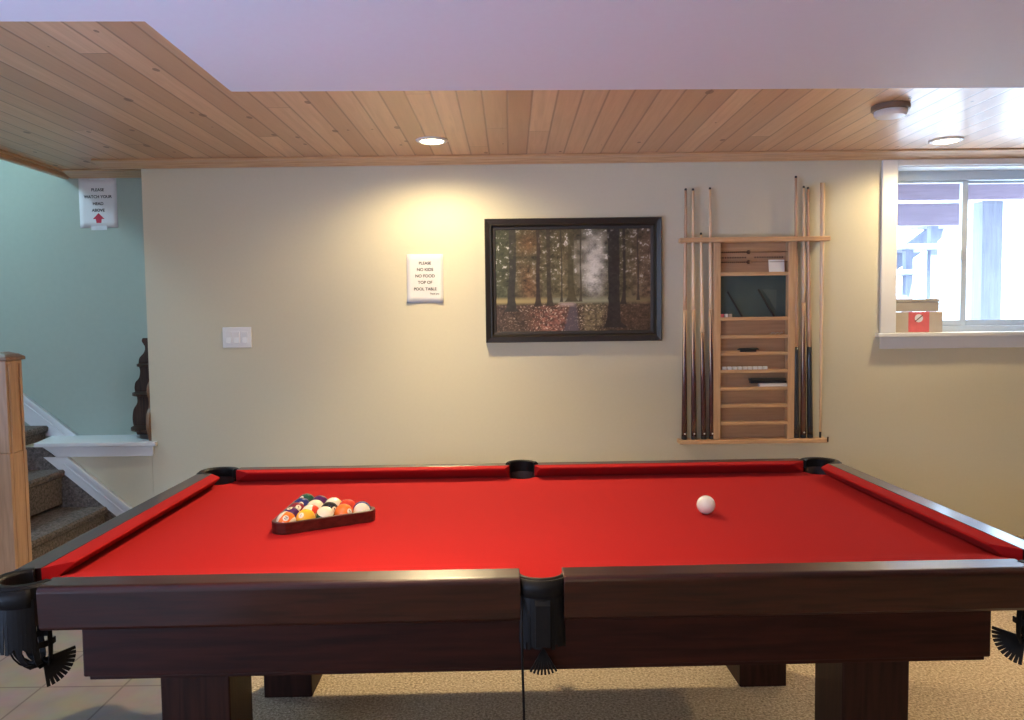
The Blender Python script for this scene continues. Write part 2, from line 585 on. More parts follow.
boxes('floor', M['carpet'], None, [(-1.08, 4.4, -2.6, 4.6, -0.12, 0.0)], kind='structure')
boxes('floor_tiles', M['tile'], None, [(-4.6, -1.08, -2.6, 4.9, -0.12, -0.004)], kind='structure')
boxes('wall_back', M['wall'], None, [
    (XC, 2.24, WY, 4.70, -0.1, CZ + 0.1), (3.34, 4.4, WY, 4.70, -0.1, CZ + 0.1),
    (2.24, 3.34, WY, 4.70, -0.1, 1.21), (2.24, 3.34, WY, 4.70, 2.175, CZ + 0.1),
    (XC, -1.9, 4.69, 4.80, -0.1, CZ + 0.1)], kind='structure')
boxes('wall_half', M['wall'], None, [(-2.90, XC - 0.001, WY, 4.745, -0.1, 0.605)], kind='structure')
boxes('wall_stairwell', M['teal_wall'], None, [(-4.6, -1.95, 4.74, 4.9, -0.1, 4.0)], kind='structure')
boxes('wall_left', M['wall'], None, [(-4.7, -4.55, -2.7, 4.9, -0.1, 4.0)], kind='structure')
boxes('wall_right', M['wall'], None, [(4.4, 4.55, -2.7, 4.70, -0.1, CZ + 0.1)], kind='structure')
boxes('wall_front', M['wall'], None, [(-4.7, 4.55, -2.75, -2.6, -0.1, CZ + 0.1)], kind='structure')
boxes('wall_shaft', M['wall'], None, [(-4.6, -2.72, 3.2, 3.3, CZ + 0.1, 4.0), (-2.72, -2.6, 3.2, 4.74, CZ + 0.12, 4.0)], kind='structure')
boxes('ceiling_shaft', M['soffit'], None, [(-4.7, -2.5, 3.1, 4.9, 4.0, 4.1)], kind='structure')
boxes('ceiling', M['planks'], None, [(-2.69, 4.4, -2.7, 4.739, CZ, CZ + 0.12), (-4.6, -2.69, -2.7, 3.3, CZ, CZ + 0.12)], kind='structure')
bm = bmesh.new()
prism_bm(bm, [(-4.6, 1.90), (-0.925, 2.004), (-0.925, 2.613), (4.4, 2.737), (4.4, -2.6), (-4.6, -2.6)], 'Z', SZ, CZ - 0.001)
obj('ceiling_soffit', bm, M['soffit'], None, bevel=0.004, kind='structure')

# wood trim under the ceiling: along the back wall, the stair wall and the stairwell opening
bm = bmesh.new()
TR = [(WY, CZ - 0.037), (WY - 0.018, CZ - 0.037), (WY - 0.028, CZ - 0.031), (WY - 0.070, CZ - 0.017), (WY - 0.105, CZ - 0.012), (WY - 0.110, CZ - 0.008), (WY - 0.106, CZ), (WY, CZ)]
prism_bm(bm, TR, 'X', -2.34, 4.4)
obj('trim_1', bm, M['trimwood'], None, kind='structure')
bm = bmesh.new()
prism_bm(bm, [(y + 0.274, z) for y, z in TR], 'X', -2.67, XC - 0.002)
obj('trim_2', bm, M['trimwood'], None, kind='structure')
bm = bmesh.new()
prism_bm(bm, [(-2.712, CZ - 0.040), (-2.69, CZ - 0.040), (-2.685, CZ - 0.034), (-2.685, CZ - 0.012), (-2.665, CZ - 0.010), (-2.665, CZ), (-2.69, CZ), (-2.692, CZ + 0.12), (-2.712, CZ + 0.12)], 'Y', 3.3, 4.738)
obj('trim_3', bm, M['trimwood_y'], None, kind='structure')

# ledge over the half wall
bm = bmesh.new()
prism_bm(bm, [(-2.86, 4.739), (XC - 0.001, 4.739), (XC - 0.001, WY - 0.001), (-2.077, WY - 0.001), (-2.077, 4.43), (-2.785, 4.43)], 'Z', 0.606, 0.630)
obj('trim_ledge', bm, M['white'], None, bevel=0.004, kind='structure')
bm = bmesh.new()
prism_bm(bm, [(-2.745, 0.606), (-2.098, 0.606), (-2.098, 0.545), (-2.66, 0.545)], 'Y', 4.444, WY - 0.001)
obj('trim_ledge_apron', bm, M['white'], None, bevel=0.003, kind='structure')


# skirt boards of the stairs
def skirt(name, y0, y1, top, bot, cap, groove):
    """board between the sloped lines top and bot (two points each), with a cap moulding along the top edge"""
    bm = bmesh.new()
    prism_bm(bm, [top[0], top[1], bot[1], bot[0]], 'Y', y0, y1)
    d = Vector((top[1][0] - top[0][0], top[1][1] - top[0][1])).normalized()
    nrm = Vector((d.y, -d.x))
    if nrm.y > 0:
        nrm = -nrm
    for off, w, proud in cap:
        a, b = Vector(top[0]) + nrm * off, Vector(top[1]) + nrm * off
        c, e = b + nrm * w, a + nrm * w
        prism_bm(bm, [tuple(a), tuple(b), tuple(c), tuple(e)], 'Y', y0 - proud, y1)
    return obj(name, bm, M['white'], None, bevel=0.002, kind='structure')


skirt('baseboard_stairs', 4.450, WY - 0.001, ((-2.60, 0.545), (-1.92, -0.035)), ((-2.745, 0.545), (-2.07, -0.035)),
      [(0.0, 0.020, 0.012), (0.045, 0.010, 0.005)], 0)
skirt('baseboard_stairwell', 4.722, 4.739, ((-4.0, 1.686), (-2.692, 0.630)), ((-4.0, 1.50), (-2.90, 0.630)),
      [(0.0, 0.022, 0.012), (0.040, 0.008, 0.006)], 0)

# carpeted stairs rising to the left
bm = bmesh.new()
nose = [(-2.40, 0.248), (-2.64, 0.471), (-2.89, 0.695), (-3.15, 0.92), (-3.41, 1.14), (-3.67, 1.36)]
for i, (x, z) in enumerate(nose):
    ybk = 4.449 if i < 2 else 4.721
    x_end = -4.5
    prism_bm(bm, [(x_end, z), (x + 0.012, z), (x + 0.020, z - 0.012), (x + 0.016, z - 0.035), (x, z - 0.045),
                  (x - 0.004, z - 0.20), (x_end, z - 0.20)], 'Y', 3.48, ybk)
box_bm(bm, -4.5, -2.41, 3.48, 4.449, -0.004, 0.06)
prism_bm(bm, [(-2.86, 0.604), (-2.745, 0.604), (-2.07, -0.004), (-2.86, -0.004)], 'Y', 4.452, 4.463)
obj('staircase', bm, M['stair_carpet'], None, kind='structure')

# window
win = bpy.data.objects.new('window_1', None)
COL.objects.link(win)
win['kind'] = 'structure'
WX0, WX1, WZ0, WZ1 = 2.24, 3.34, 1.21, 2.175
for nm, bs in (('casing', [(2.152, 2.2415, 4.445, WY - 0.001, 1.21, 2.206), (3.3385, 3.43, 4.445, WY - 0.001, 1.21, 2.206),
                           (2.2415, 3.3385, 4.446, WY - 0.001, 2.172, 2.206)]),
               ('window_stool', [(2.128, 3.46, 4.418, WY - 0.001, 1.188, 1.210), (WX0 + .001, WX1 - .001, WY - 0.001, 4.60, 1.188, 1.2105)]),
               ('window_apron', [(2.155, 3.43, 4.447, WY - 0.001, 1.118, 1.188)]),
               ('jamb', [(WX0, WX0 + 0.012, WY, 4.60, 1.21, WZ1), (WX1 - 0.012, WX1, WY, 4.60, 1.21, WZ1), (WX0, WX1, WY, 4.60, WZ1 - 0.010, WZ1)])):
    boxes(nm, M['white'], win, bs, bevel=0.003)
boxes('window_frame', M['vinyl'], win, [
    (WX0, WX0 + 0.055, 4.59, 4.68, 1.21, WZ1), (WX1 - 0.055, WX1, 4.59, 4.68, 1.21, WZ1),
    (WX0, WX1, 4.591, 4.68, WZ1 - 0.065, WZ1), (WX0, WX1, 4.591, 4.68, 1.21, 1.245)], bevel=0.003)


def sash(x0, x1, y):
    bm = bmesh.new()
    z0, z1, w = 1.245, WZ1 - 0.06, 0.035
    for b in ((x0, x0 + w, y, y + 0.03, z0, z1), (x1 - w, x1, y, y + 0.03, z0, z1), (x0 + w, x1 - w, y, y + 0.03, z0, z0 + w), (x0 + w, x1 - w, y, y + 0.03, z1 - 0.018, z1)):
        box_bm(bm, *b)
    s = obj('sash', bm, M['vinyl'], win, bevel=0.003)
    boxes('pane', M['glass'], s, [(x0 + w - 0.004, x1 - w + 0.004, y + 0.013, y + 0.017, z0 + w - 0.004, z1 - 0.014)])


sash(2.285, 2.742, 4.605)
sash(2.728, 3.295, 4.640)
boxes('window_latch', M['vinyl'], win, [(2.695, 2.715, 4.592, 4.605, 1.64, 1.70)], bevel=0.003)

# outdoors, seen through the window
boxes('ground', M['snow'], None, [(-1.5, 14, 4.82, 22, 0.55, 0.92)], kind='structure')
deck = thing('wooden_deck', 'reddish stained wooden deck frame over the ground outside the window', 'deck', (4.0, 6.3, 0.92))


def dk(name, bs, m, **kw):
    return boxes(name, m, deck, [(a - 4.0, b - 4.0, c - 6.3, d - 6.3, e - 0.92, f - 0.92) for a, b, c, d, e, f in bs], **kw)


dk('rim_joist', [(2.6, 7.0, 6.16, 6.20, 2.222, 2.36)], M['deckwood'], bevel=0.003)
dk('beam', [(2.6, 3.70, 6.28, 6.34, 2.035, 2.215)], M['deckwood'], bevel=0.003)
dk('post', [(3.825, 3.99, 6.22, 6.36, 0.92, 2.222)], M['deckpost'], bevel=0.004)
dk('post', [(6.2, 6.35, 6.22, 6.36, 0.92, 2.222)], M['deckpost'], bevel=0.004)
for k in range(8):
    dk('deck_board', [(2.6, 7.0, 5.2 + k * 0.145, 5.335 + k * 0.145, 2.362, 2.40)], M['deckwood'])
steps = thing('outdoor_stairs', 'open wooden outdoor stairs descending behind the deck post outside', 'stairs', (3.9, 7.5, 0.92))
for x0, x1, z in ((3.76, 4.10, 1.975), (3.52, 3.94, 1.735), (3.30, 3.76, 1.49), (4.05, 4.40, 2.21)):
    boxes('tread', M['deckpost'], steps, [(x0 - 3.9, x1 - 3.9, -0.25, 0.35, z - 0.045 - 0.92, z - 0.92)], bevel=0.003)
bm = bmesh.new()
prism_bm(bm, [(-0.85, 0.42), (0.55, 1.40), (0.55, 1.20), (-0.65, 0.36)], 'Y', 0.30, 0.35)
obj('stringer', bm, M['deckpost'], steps)
for x, z0, z1 in ((4.10, 0, 1.25), (3.86, 0, 1.05)):
    boxes('baluster', M['deckpost'], steps, [(x - 3.9, x - 3.83, -0.02, 0.05, z0, z1)])
for k, (x, y, r, h, lb) in enumerate(((5.75, 9.5, 0.10, 4.5, 'pale bare tree trunk nearest the deck post seen through right pane'),
                                      (6.9, 11.0, 0.14, 5.0, 'thicker pale tree trunk at right edge of window view'))):
    bm = bmesh.new()
    sweep_bm(bm, [(0, 0, -0.1), (0.03, 0, 1.0), (-0.02, 0.02, 2.2), (0.05, 0, h)], circle_sec(r, 10), up=Vector((0, 1, 0)), scales=[1.25, 1.0, 0.9, 0.7])
    tag(obj('tree_trunk', bm, M['bark'], None, loc=(x, y, 0.92), smooth=True), lb, 'tree')

# ------------------------------------------------------------------ newel post
nw = thing('newel_post', 'honey coloured square wooden newel post at foot of carpeted stairs', 'post', (-2.290, 3.444, 0.0))
boxes('post_shaft', M['honey'], nw, [(-0.055, 0.055, -0.057, 0.057, 0.75, 1.165)], bevel=0.004)
boxes('post_base', M['honey'], nw, [(-0.058, 0.058, -0.060, 0.060, -0.004, 0.75)], bevel=0.004)
boxes('edge_bead', M['honey'], nw, [(0.055, 0.061, -0.045, -0.030, 0.10, 1.15), (0.055, 0.061, 0.030, 0.045, 0.10, 1.15)], bevel=0.002)
bm = bmesh.new()
lv = [(-0.066, 1.165), (-0.066, 1.180), (-0.050, 1.192), (-0.02, 1.203)]
rings = []
for e, z in lv:
    s = -e
    rings.append([bm.verts.new(p) for p in ((-s, -s - .002, z), (s, -s - .002, z), (s, s + .002, z), (-s, s + .002, z))])
for A, B in zip(rings, rings[1:]):
    for i in range(4):
        bm.faces.new((A[i], A[(i + 1) % 4], B[(i + 1) % 4], B[i]))
bm.faces.new(rings[0])
bm.faces.new(rings[-1])
obj('post_cap', bm, M['honey_cap'], nw, bevel=0.003, label='dark brown cap')

# ------------------------------------------------------------------ corner shelf on the ledge
cs = thing('corner_shelf', 'dark wooden corner shelf with scalloped edges standing on the white ledge', 'shelf', (XC - 0.002, 4.739, 0.630))
wave = [(0.150, 0.600), (0.156, 0.580), (0.138, 0.545), (0.146, 0.510), (0.176, 0.475), (0.180, 0.432), (0.174, 0.397),
        (0.182, 0.355), (0.206, 0.325), (0.212, 0.284), (0.200, 0.241), (0.200, 0.198), (0.224, 0.157), (0.232, 0.097), (0.224, 0.050), (0.206, 0.0)]


def smoothwave(w, k=4):
    out = []
    for i in range(len(w) - 1):
        p0, p1, p2, p3 = w[max(i - 1, 0)], w[i], w[i + 1], w[min(i + 2, len(w) - 1)]
        for j in range(k):
            t = j / k
            out.append(tuple(0.5 * (2 * p1[a] + (p2[a] - p0[a]) * t + (2 * p0[a] - 5 * p1[a] + 4 * p2[a] - p3[a]) * t * t
                                    + (3 * p1[a] - p0[a] - 3 * p2[a] + p3[a]) * t ** 3) for a in (0, 1)))
    out.append(w[-1])
    return out


sw = smoothwave(wave)
bm = bmesh.new()
prism_bm(bm, [(0, 0.0), (0, 0.600)] + [(-a, b) for a, b in sw], 'Y', -0.018, 0.0)
obj('side_panel', bm, M['darkwood'], cs)
bm = bmesh.new()
prism_bm(bm, [(-0.018, 0.0), (-0.018, 0.600)] + [(-a * 1.22 - 0.01, b) for a, b in sw], 'X', -0.018, 0.0)
obj('side_panel', bm, M['edgewood'], cs, label='side panel with lighter brown front edge')
for z, r in ((0.045, 0.20), (0.255, 0.185), (0.43, 0.155)):
    bm = bmesh.new()
    prism_bm(bm, [(-0.018, -0.018)] + [(-0.018 - r * math.sin(a), -0.018 - r * 1.1 * math.cos(a)) for a in np.linspace(0, PI / 2, 9)], 'Z', z, z + 0.014)
    obj('shelf_board', bm, M['darkwood'], cs)

# ------------------------------------------------------------------ ceiling lights and smoke alarm
for (x, y, lb, pw) in ((-0.39, 3.995, 'lit round recessed ceiling light with white ring left of centre', 36.0),
                       (2.338, 4.137, 'lit round recessed ceiling light near the window at right', 22.0)):
    t = thing('recessed_light', lb, 'light', (x, y, CZ), 0, 'recessed ceiling lights')
    bm = bmesh.new()
    lathe_bm(bm, [(0.060, -0.001), (0.084, -0.001), (0.084, -0.004), (0.074, -0.009), (0.062, -0.010), (0.060, -0.006), (0.060, -0.001)], 36, close=False)
    obj('trim_ring', bm, M['whiteplastic'], t, smooth=True)
    bm = bmesh.new()
    lathe_bm(bm, [(0.0, -0.002), (0.060, -0.002), (0.058, -0.008), (0.040, -0.013), (0.0, -0.016)], 36, close=False)
    obj('bulb_face', bm, emit_mat('warm_bulb', (1.0, 0.80, 0.50), 14.0), t, smooth=True, label='glowing warm bulb face')
    light('recessed_light_beam', 'SPOT', (x, y, CZ - 0.03), pw * 0.6, (1.0, 0.79, 0.45), spot_size=math.radians(98), spot_blend=1.0, shadow_soft_size=0.035)
    light('recessed_light_throw', 'SPOT', (x, y, CZ - 0.03), pw * (4.1 if x < 0 else 0.8), (1.0, 0.79, 0.45), rot=(math.radians(-27), 0, 0), spot_size=math.radians(118), spot_blend=1.0, shadow_soft_size=0.035)
    light('recessed_light_spill', 'SPOT', (x, y, CZ - 0.03), pw * 0.85, (1.0, 0.79, 0.45), spot_size=math.radians(168), spot_blend=0.6, shadow_soft_size=0.035)

t = thing('smoke_alarm', 'round white smoke alarm with shaded side coloured brown on wood ceiling near window', 'smoke alarm', (1.696, 3.44, CZ))
bm = bmesh.new()
lathe_bm(bm, [(0.0, 0.0), (0.078, 0.0), (0.080, -0.004), (0.080, -0.020), (0.076, -0.024), (0.0, -0.024)], 40, close=False)
obj('shaded_base', bm, M['shaded_plastic'], t, bevel=0.001)  # near side of the alarm, its shade put into the colour
bm = bmesh.new()
lathe_bm(bm, [(0.0, -0.024), (0.066, -0.024), (0.068, -0.026), (0.068, -0.040), (0.060, -0.050), (0.030, -0.053), (0.0, -0.053)], 40, close=False)
obj('alarm_body', bm, M['whiteplastic'], t, smooth=False, bevel=0.001)

# ------------------------------------------------------------------ framed picture
pic = thing('framed_picture', 'large black framed print of sunlit autumn trees along a path', 'picture', (0.369, WY - 0.001, 1.5395))
PW, PH = 1.020, 0.712


def frame_bm(w, h, fw, prof):
    """mitred frame: prof = list of (inset from the outer edge, y)"""
    bm = bmesh.new()
    rings = []
    for ins, y in prof:
        a, b = w / 2 - ins, h / 2 - ins
        rings.append([bm.verts.new(p) for p in ((-a, y, -b), (a, y, -b), (a, y, b), (-a, y, b))])
    n = len(rings)
    for k in range(n):
        A, B = rings[k], rings[(k + 1) % n]
        for i in range(4):
            bm.faces.new((A[i], A[(i + 1) % 4], B[(i + 1) % 4], B[i]))
    return bm


obj('picture_frame', frame_bm(PW, PH, 0.05, [(0, 0), (0, -0.030), (0.004, -0.036), (0.030, -0.030), (0.038, -0.034), (0.044, -0.026), (0.048, -0.018), (0.048, 0)]), M['frame'], pic)
obj('picture_liner', frame_bm(PW - 0.094, PH - 0.094, 0.03, [(0, -0.004), (0, -0.018), (0.012, -0.016), (0.016, -0.012), (0.016, -0.004)]), M['mat'], pic, label='charcoal inner liner')


def vnoise(x, y, seed):
    """value noise on arrays"""
    rs = np.random.RandomState(seed)
    tab = rs.rand(64, 64)
    xi, yi = np.floor(x).astype(int), np.floor(y).astype(int)
    fx, fy = x - xi, y - yi
    fx, fy = fx * fx * (3 - 2 * fx), fy * fy * (3 - 2 * fy)
    g = lambda a, b: tab[a % 64, b % 64]
    return (g(xi, yi) * (1 - fx) + g(xi + 1, yi) * fx) * (1 - fy) + (g(xi, yi + 1) * (1 - fx) + g(xi + 1, yi + 1) * fx) * fy


def paint_woods(nx, nz):
    u, v = np.meshgrid(np.linspace(0, 1, nx), np.linspace(0, 1, nz))     # v up
    mixv = lambda a, b, f: a * (1 - f[..., None]) + np.array(b)[None, None, :] * f[..., None]
    n1 = vnoise(u * 9, v * 7, 1)
    n2 = vnoise(u * 28, v * 22, 2)
    n3 = vnoise(u * 62, v * 48, 3)
    n4 = vnoise(u * 150, v * 110, 8)
    c = np.zeros((nz, nx, 3))
    c[:] = (0.10, 0.085, 0.035)
    # foliage: green left, orange middle left, brown right
    c = mixv(c, (0.055, 0.065, 0.025), np.clip((0.22 - u) * 6, 0, 1) * 0.8)
    c = mixv(c, (0.26, 0.11, 0.030), np.clip(1 - np.abs(u - 0.21) / 0.10, 0, 1) * 0.75 * n1)
    c = mixv(c, (0.16, 0.12, 0.045), np.clip(1 - np.abs(u - 0.46) / 0.12, 0, 1) * 0.7)
    c = mixv(c, (0.17, 0.085, 0.05), np.clip((u - 0.80) * 5, 0, 1) * 0.7)
    c *= (0.10 + 0.75 * n2 + 0.55 * n3 + 0.45 * (n4 - 0.3))[..., None]
    c *= (1.0 - 0.35 * np.clip((v - 0.6) * 2, 0, 1))[..., None]
    # sky glints through the leaves
    gl = np.clip((n4 * 0.45 + n3 * 0.45 + n2 * 0.35 - 0.80) * 7, 0, 1) * np.clip((v - 0.38) * 4, 0, 1) * np.clip(0.35 + np.exp(-((u - 0.60) / 0.22) ** 2) + 0.6 * (u < 0.12) + 0.35 * (u > 0.9), 0, 1)
    c = mixv(c, (0.55, 0.52, 0.50), gl * 0.8)
    # misty bright gap
    g = np.exp(-((u - 0.635) / 0.055) ** 2) * np.clip((v - 0.28) * 5, 0, 1) * np.clip((1.0 - v) * 3.2, 0, 1)
    c = mixv(c, (0.56, 0.55, 0.55), np.clip(g * (0.35 + 0.8 * n2 + 0.5 * (n4 - 0.4)), 0, 0.95))
    g = np.exp(-((u - 0.61) / 0.10) ** 2 - ((v - 0.72) / 0.22) ** 2)
    c = mixv(c, (0.42, 0.38, 0.32), np.clip(g * n2 * 0.9, 0, 1))
    # meadow band
    md = np.clip(1 - np.abs(v - 0.30) / 0.045, 0, 1)
    c = mixv(c, (0.30, 0.23, 0.075), np.clip(md * (u < 0.36) * 1.2, 0, 1))
    c = mixv(c, (0.26, 0.27, 0.17), np.clip(md * (u >= 0.36) * (u < 0.75), 0, 1) * 0.85)
    c = mixv(c, (0.17, 0.13, 0.05), np.clip(md * (u >= 0.75), 0, 1) * 0.8)
    # fallen leaves
    gr = np.clip((0.285 - v) * 30, 0, 1)
    leaf = np.zeros_like(c)
    leaf[:] = (0.075, 0.042, 0.022)
    warm = np.exp(-((u - 0.37) / 0.10) ** 2) * np.clip((0.30 - v) * 8, 0, 1)
    leaf = mixv(leaf, (0.30, 0.10, 0.06), np.clip(warm * (0.3 + n3), 0, 1))
    leaf = mixv(leaf, (0.22, 0.17, 0.07), np.exp(-((u - 0.63) / 0.08) ** 2) * np.clip(0.2 + n3 * 0.7, 0, 1))
    sp = np.clip((n4 - 0.74) * 9, 0, 1) * np.exp(-((u - 0.42) / 0.30) ** 2)
    leaf = mixv(leaf, (0.52, 0.40, 0.28), sp * 0.8)
    leaf *= (0.25 + 0.7 * n3 + 0.6 * n4)[..., None]
    c = c * (1 - gr[..., None]) + leaf * gr[..., None]
    # path
    pw = 0.025 + (0.30 - v) * 0.11
    px = 0.50 + (v - 0.28) * 0.05
    pa = np.clip((pw - np.abs(u - px)) * 60, 0, 1) * (v < 0.27)
    c = mixv(c, (0.085, 0.065, 0.085), pa * 0.85)
    pa2 = np.clip((0.06 - np.abs(u - 0.46)) * 40, 0, 1) * np.clip(1 - np.abs(v - 0.265) / 0.03, 0, 1)
    c = mixv(c, (0.36, 0.25, 0.22), pa2)
    # trunks: centre, width, foot, darkness
    for tc, tw, ft, col in ((0.105, 0.026, 0.20, (0.035, 0.030, 0.020)), (0.275, 0.015, 0.25, (0.045, 0.028, 0.018)), (0.345, 0.016, 0.25, (0.055, 0.040, 0.022)),
                            (0.425, 0.006, 0.29, (0.05, 0.04, 0.025)), (0.485, 0.022, 0.29, (0.085, 0.070, 0.028)), (0.548, 0.007, 0.29, (0.07, 0.055, 0.03)),
                            (0.765, 0.042, 0.03, (0.030, 0.022, 0.020)), (0.825, 0.012, 0.26, (0.035, 0.022, 0.018)), (0.918, 0.007, 0.30, (0.05, 0.03, 0.025))):
        wob = (vnoise(v * 4 + tc * 90, v * 0 + 3, 5) - 0.5) * 0.012
        wid = tw * (1 + 1.2 * np.exp(-np.clip(v - ft, 0, 9) / 0.045)) * (0.85 + 0.2 * n2)
        f = np.clip((wid - np.abs(u - tc - wob)) * 220, 0, 1) * (v > ft) * (1 - 0.0 * v)
        f = np.clip(f, 0, 1) * (0.96 - 0.3 * (n2 > 0.8) * (v > 0.6))
        lit = 0.6 * np.array(col)[None, None, :] * (1 + 0.6 * n3[..., None])
        c = c * (1 - f[..., None]) + lit * f[..., None]
    grey = c.mean(-1, keepdims=True)
    return np.clip((grey + (c - grey) * 0.78) * 1.35, 0, 1)


nx, nz = 420, 290
paint = paint_woods(nx, nz)
iw, ih = PW - 0.122, PH - 0.122
xs, zs = np.linspace(-iw / 2, iw / 2, nx), np.linspace(-ih / 2, ih / 2, nz)
verts = [(x, -0.010, z) for z in zs for x in xs]
faces = [(j * nx + i, j * nx + i + 1, (j + 1) * nx + i + 1, (j + 1) * nx + i) for j in range(nz - 1) for i in range(nx - 1)]
me = bpy.data.meshes.new('picture_print')
me.from_pydata(verts, [], faces)
ca = me.color_attributes.new('print', 'FLOAT_COLOR', 'POINT')
ca.data.foreach_set('color', np.concatenate([paint.reshape(-1, 3), np.ones((nx * nz, 1))], 1).astype(np.float32).ravel())
m, nt, b = new_mat('printed_woods')
at = N(nt, 'ShaderNodeVertexColor', layer_name='print')
L(nt, at.outputs['Color'], b.inputs['Base Color'])
b.inputs['Roughness'].default_value = 0.35
me.materials.append(m)
o = bpy.data.objects.new('picture_print', me)
COL.objects.link(o)
o.parent = pic
o['label'] = 'print of brown tree trunks and fallen autumn leaves'


# ------------------------------------------------------------------ paper signs
def paper_bm(w, h, curl=0.004):
    bm = bmesh.new()
    k = 8
    g = [[None] * (k + 1) for _ in range(k + 1)]
    for j in range(k + 1):
        for i in range(k + 1):
            u, v = i / k, j / k
            d = curl * ((1 - v) ** 8) * (2 * u - 1) ** 2
            g[j][i] = bm.verts.new(((u - 0.5) * w, -0.0012 - d, (v - 0.5) * h))
    for j in range(k):
        for i in range(k):
            bm.faces.new((g[j][i], g[j][i + 1], g[j + 1][i + 1], g[j + 1][i]))
    return bm


sg = thing('paper_sign', 'white paper notice with five black lines left of the framed picture', 'sign', (-0.490, WY - 0.001, 1.560), 0, 'paper notices on walls')
sg.rotation_euler = (0, math.radians(0.4), 0)
s = obj('sheet', paper_bm(0.212, 0.283, 0.008), M['paper'], sg, smooth=True)
sd = s.modifiers.new('thickness', 'SOLIDIFY')
sd.thickness = 0.0004
wall_text('lettering', [('PLEASE', 0, 0.088, 0.023, 'CENTER'), ('NO KIDS', 0, 0.051, 0.024, 'CENTER'), ('NO FOOD', 0, 0.014, 0.024, 'CENTER'),
                        ('TOP OF', 0, -0.023, 0.024, 'CENTER'), ('POOL TABLE', 0, -0.061, 0.023, 'CENTER'), ('Thank you', 0.082, -0.088, 0.013, 'RIGHT')],
          M['ink'], sg, 0.02, -0.0030, label='black lettering')

sg = thing('paper_sign', 'white paper notice with red up arrow on green stairwell wall', 'sign', (-2.512, 4.739, 2.060), 0, 'paper notices on walls')
s = obj('sheet', paper_bm(0.232, 0.302, 0.0), M['paper'], sg, smooth=True)
sd = s.modifiers.new('thickness', 'SOLIDIFY')
sd.thickness = 0.0006
wall_text('lettering', [('PLEASE', 0, 0.078, 0.025, 'CENTER'), ('WATCH YOUR', 0, 0.036, 0.025, 'CENTER'), ('HEAD', 0, -0.006, 0.025, 'CENTER'), ('ABOVE', 0, -0.046, 0.025, 'CENTER')],
          M['ink'], sg, 0.02, -0.0030, label='black lettering')
bm = bmesh.new()
prism_bm(bm, [(0, -0.062), (0.036, -0.098), (0.018, -0.098), (0.015, -0.122), (-0.015, -0.122), (-0.018, -0.098), (-0.036, -0.098)], 'Y', -0.0026, -0.0020)
obj('arrow', bm, M['redink'], sg, label='red up arrow')
for z in (0.152, -0.152):
    boxes('tape_strip', M['tape'], sg, [(-0.048, 0.048, -0.0028, -0.0022, z - 0.014, z + 0.014)], label='clear tape')

# ------------------------------------------------------------------ light switch
sp = thing('light_switch', 'white three gang rocker light switch on wall left of paper notice', 'switch', (-1.590, WY - 0.001, 1.232))
boxes('switch_plate', M['whiteplastic'], sp, [(-0.084, 0.084, -0.007, 0.0, -0.060, 0.060)], bevel=0.003)
for i in range(3):
    x = -0.047 + i * 0.047
    bm = bmesh.new()
    prism_bm(bm, [(-0.006, -0.034), (-0.0125, -0.034), (-0.009, 0.0), (-0.0105, 0.034), (-0.006, 0.034)], 'X', x - 0.0165, x + 0.0165)
    obj('rocker', bm, M['whiteplastic'], sp, bevel=0.001)

# ------------------------------------------------------------------ cue rack on the wall
RX0, RX1 = 0.971, 1.828
rk = thing('cue_rack', 'light oak wall cue rack with shelves between two cue bays', 'rack', (1.405, WY - 0.001, 0.585))


def rkb(name, mat, bs, **kw):
    return boxes(name, mat, rk, [(a - 1.405, b - 1.405, c - WY, d - WY - 0.0001, e - 0.585, f - 0.585) for a, b, c, d, e, f in bs], **kw)


# cue holder rail with notches, bottom rest, uprights, backing and eight shelves
CUES_L = [(1.005, 1.013, 2.052), (1.061, 1.055, 2.051), (1.119, 1.101, 1.800), (1.166, 1.152, 2.056)]
CUES_R = [(1.657, 1.643, 2.115), (1.698, 1.689, 2.058), (1.738, 1.713, 2.052)]
CY = 4.425
bm = bmesh.new()
box_bm(bm, RX0 - 1.405, RX1 - 1.405, -0.092, -0.056, 1.157, 1.183)
box_bm(bm, RX0 + 0.02 - 1.405, RX1 - 0.02 - 1.405, -0.026, -0.002, 1.157, 1.183)
xsn = [RX0 + 0.01] + [(a[1] + b[1]) / 2 for a, b in zip(CUES_L, CUES_L[1:])] + [1.19, 1.62] + [(a[1] + b[1]) / 2 for a, b in zip(CUES_R, CUES_R[1:])] + [1.755, RX1 - 0.01]
for x in xsn:
    box_bm(bm, x - 0.005 - 1.405, x + 0.005 - 1.405, -0.058, -0.020, 1.157, 1.183)
obj('holder_rail', bm, M['rack_x'], rk, bevel=0.004)
rkb('bottom_rest', M['rack_x'], [(RX0, RX1, 4.378, WY - 0.001, 0.584, 0.607)], bevel=0.004)
rkb('upright', M['rack'], [(1.171, 1.211, 4.402, WY - 0.002, 0.607, 1.742)], bevel=0.003)
rkb('upright', M['rack'], [(1.599, 1.639, 4.402, WY - 0.002, 0.607, 1.742)], bevel=0.003)
rkb('back_panel', M['rack_back'], [(1.205, 1.605, 4.452, WY - 0.003, 0.607, 1.742)])
SH = [1.571, 1.314, 1.210, 1.112, 1.011, 0.910, 0.810, 0.709]
for z in SH:
    rkb('shelf', M['rack_x'], [(1.211, 1.599, 4.404, 4.452, z - 0.020, z)], bevel=0.002)
rkb('chalkboard', M['chalkboard'], [(1.211, 1.599, 4.446, 4.452, 1.314, 1.551)], label='dark green chalkboard')
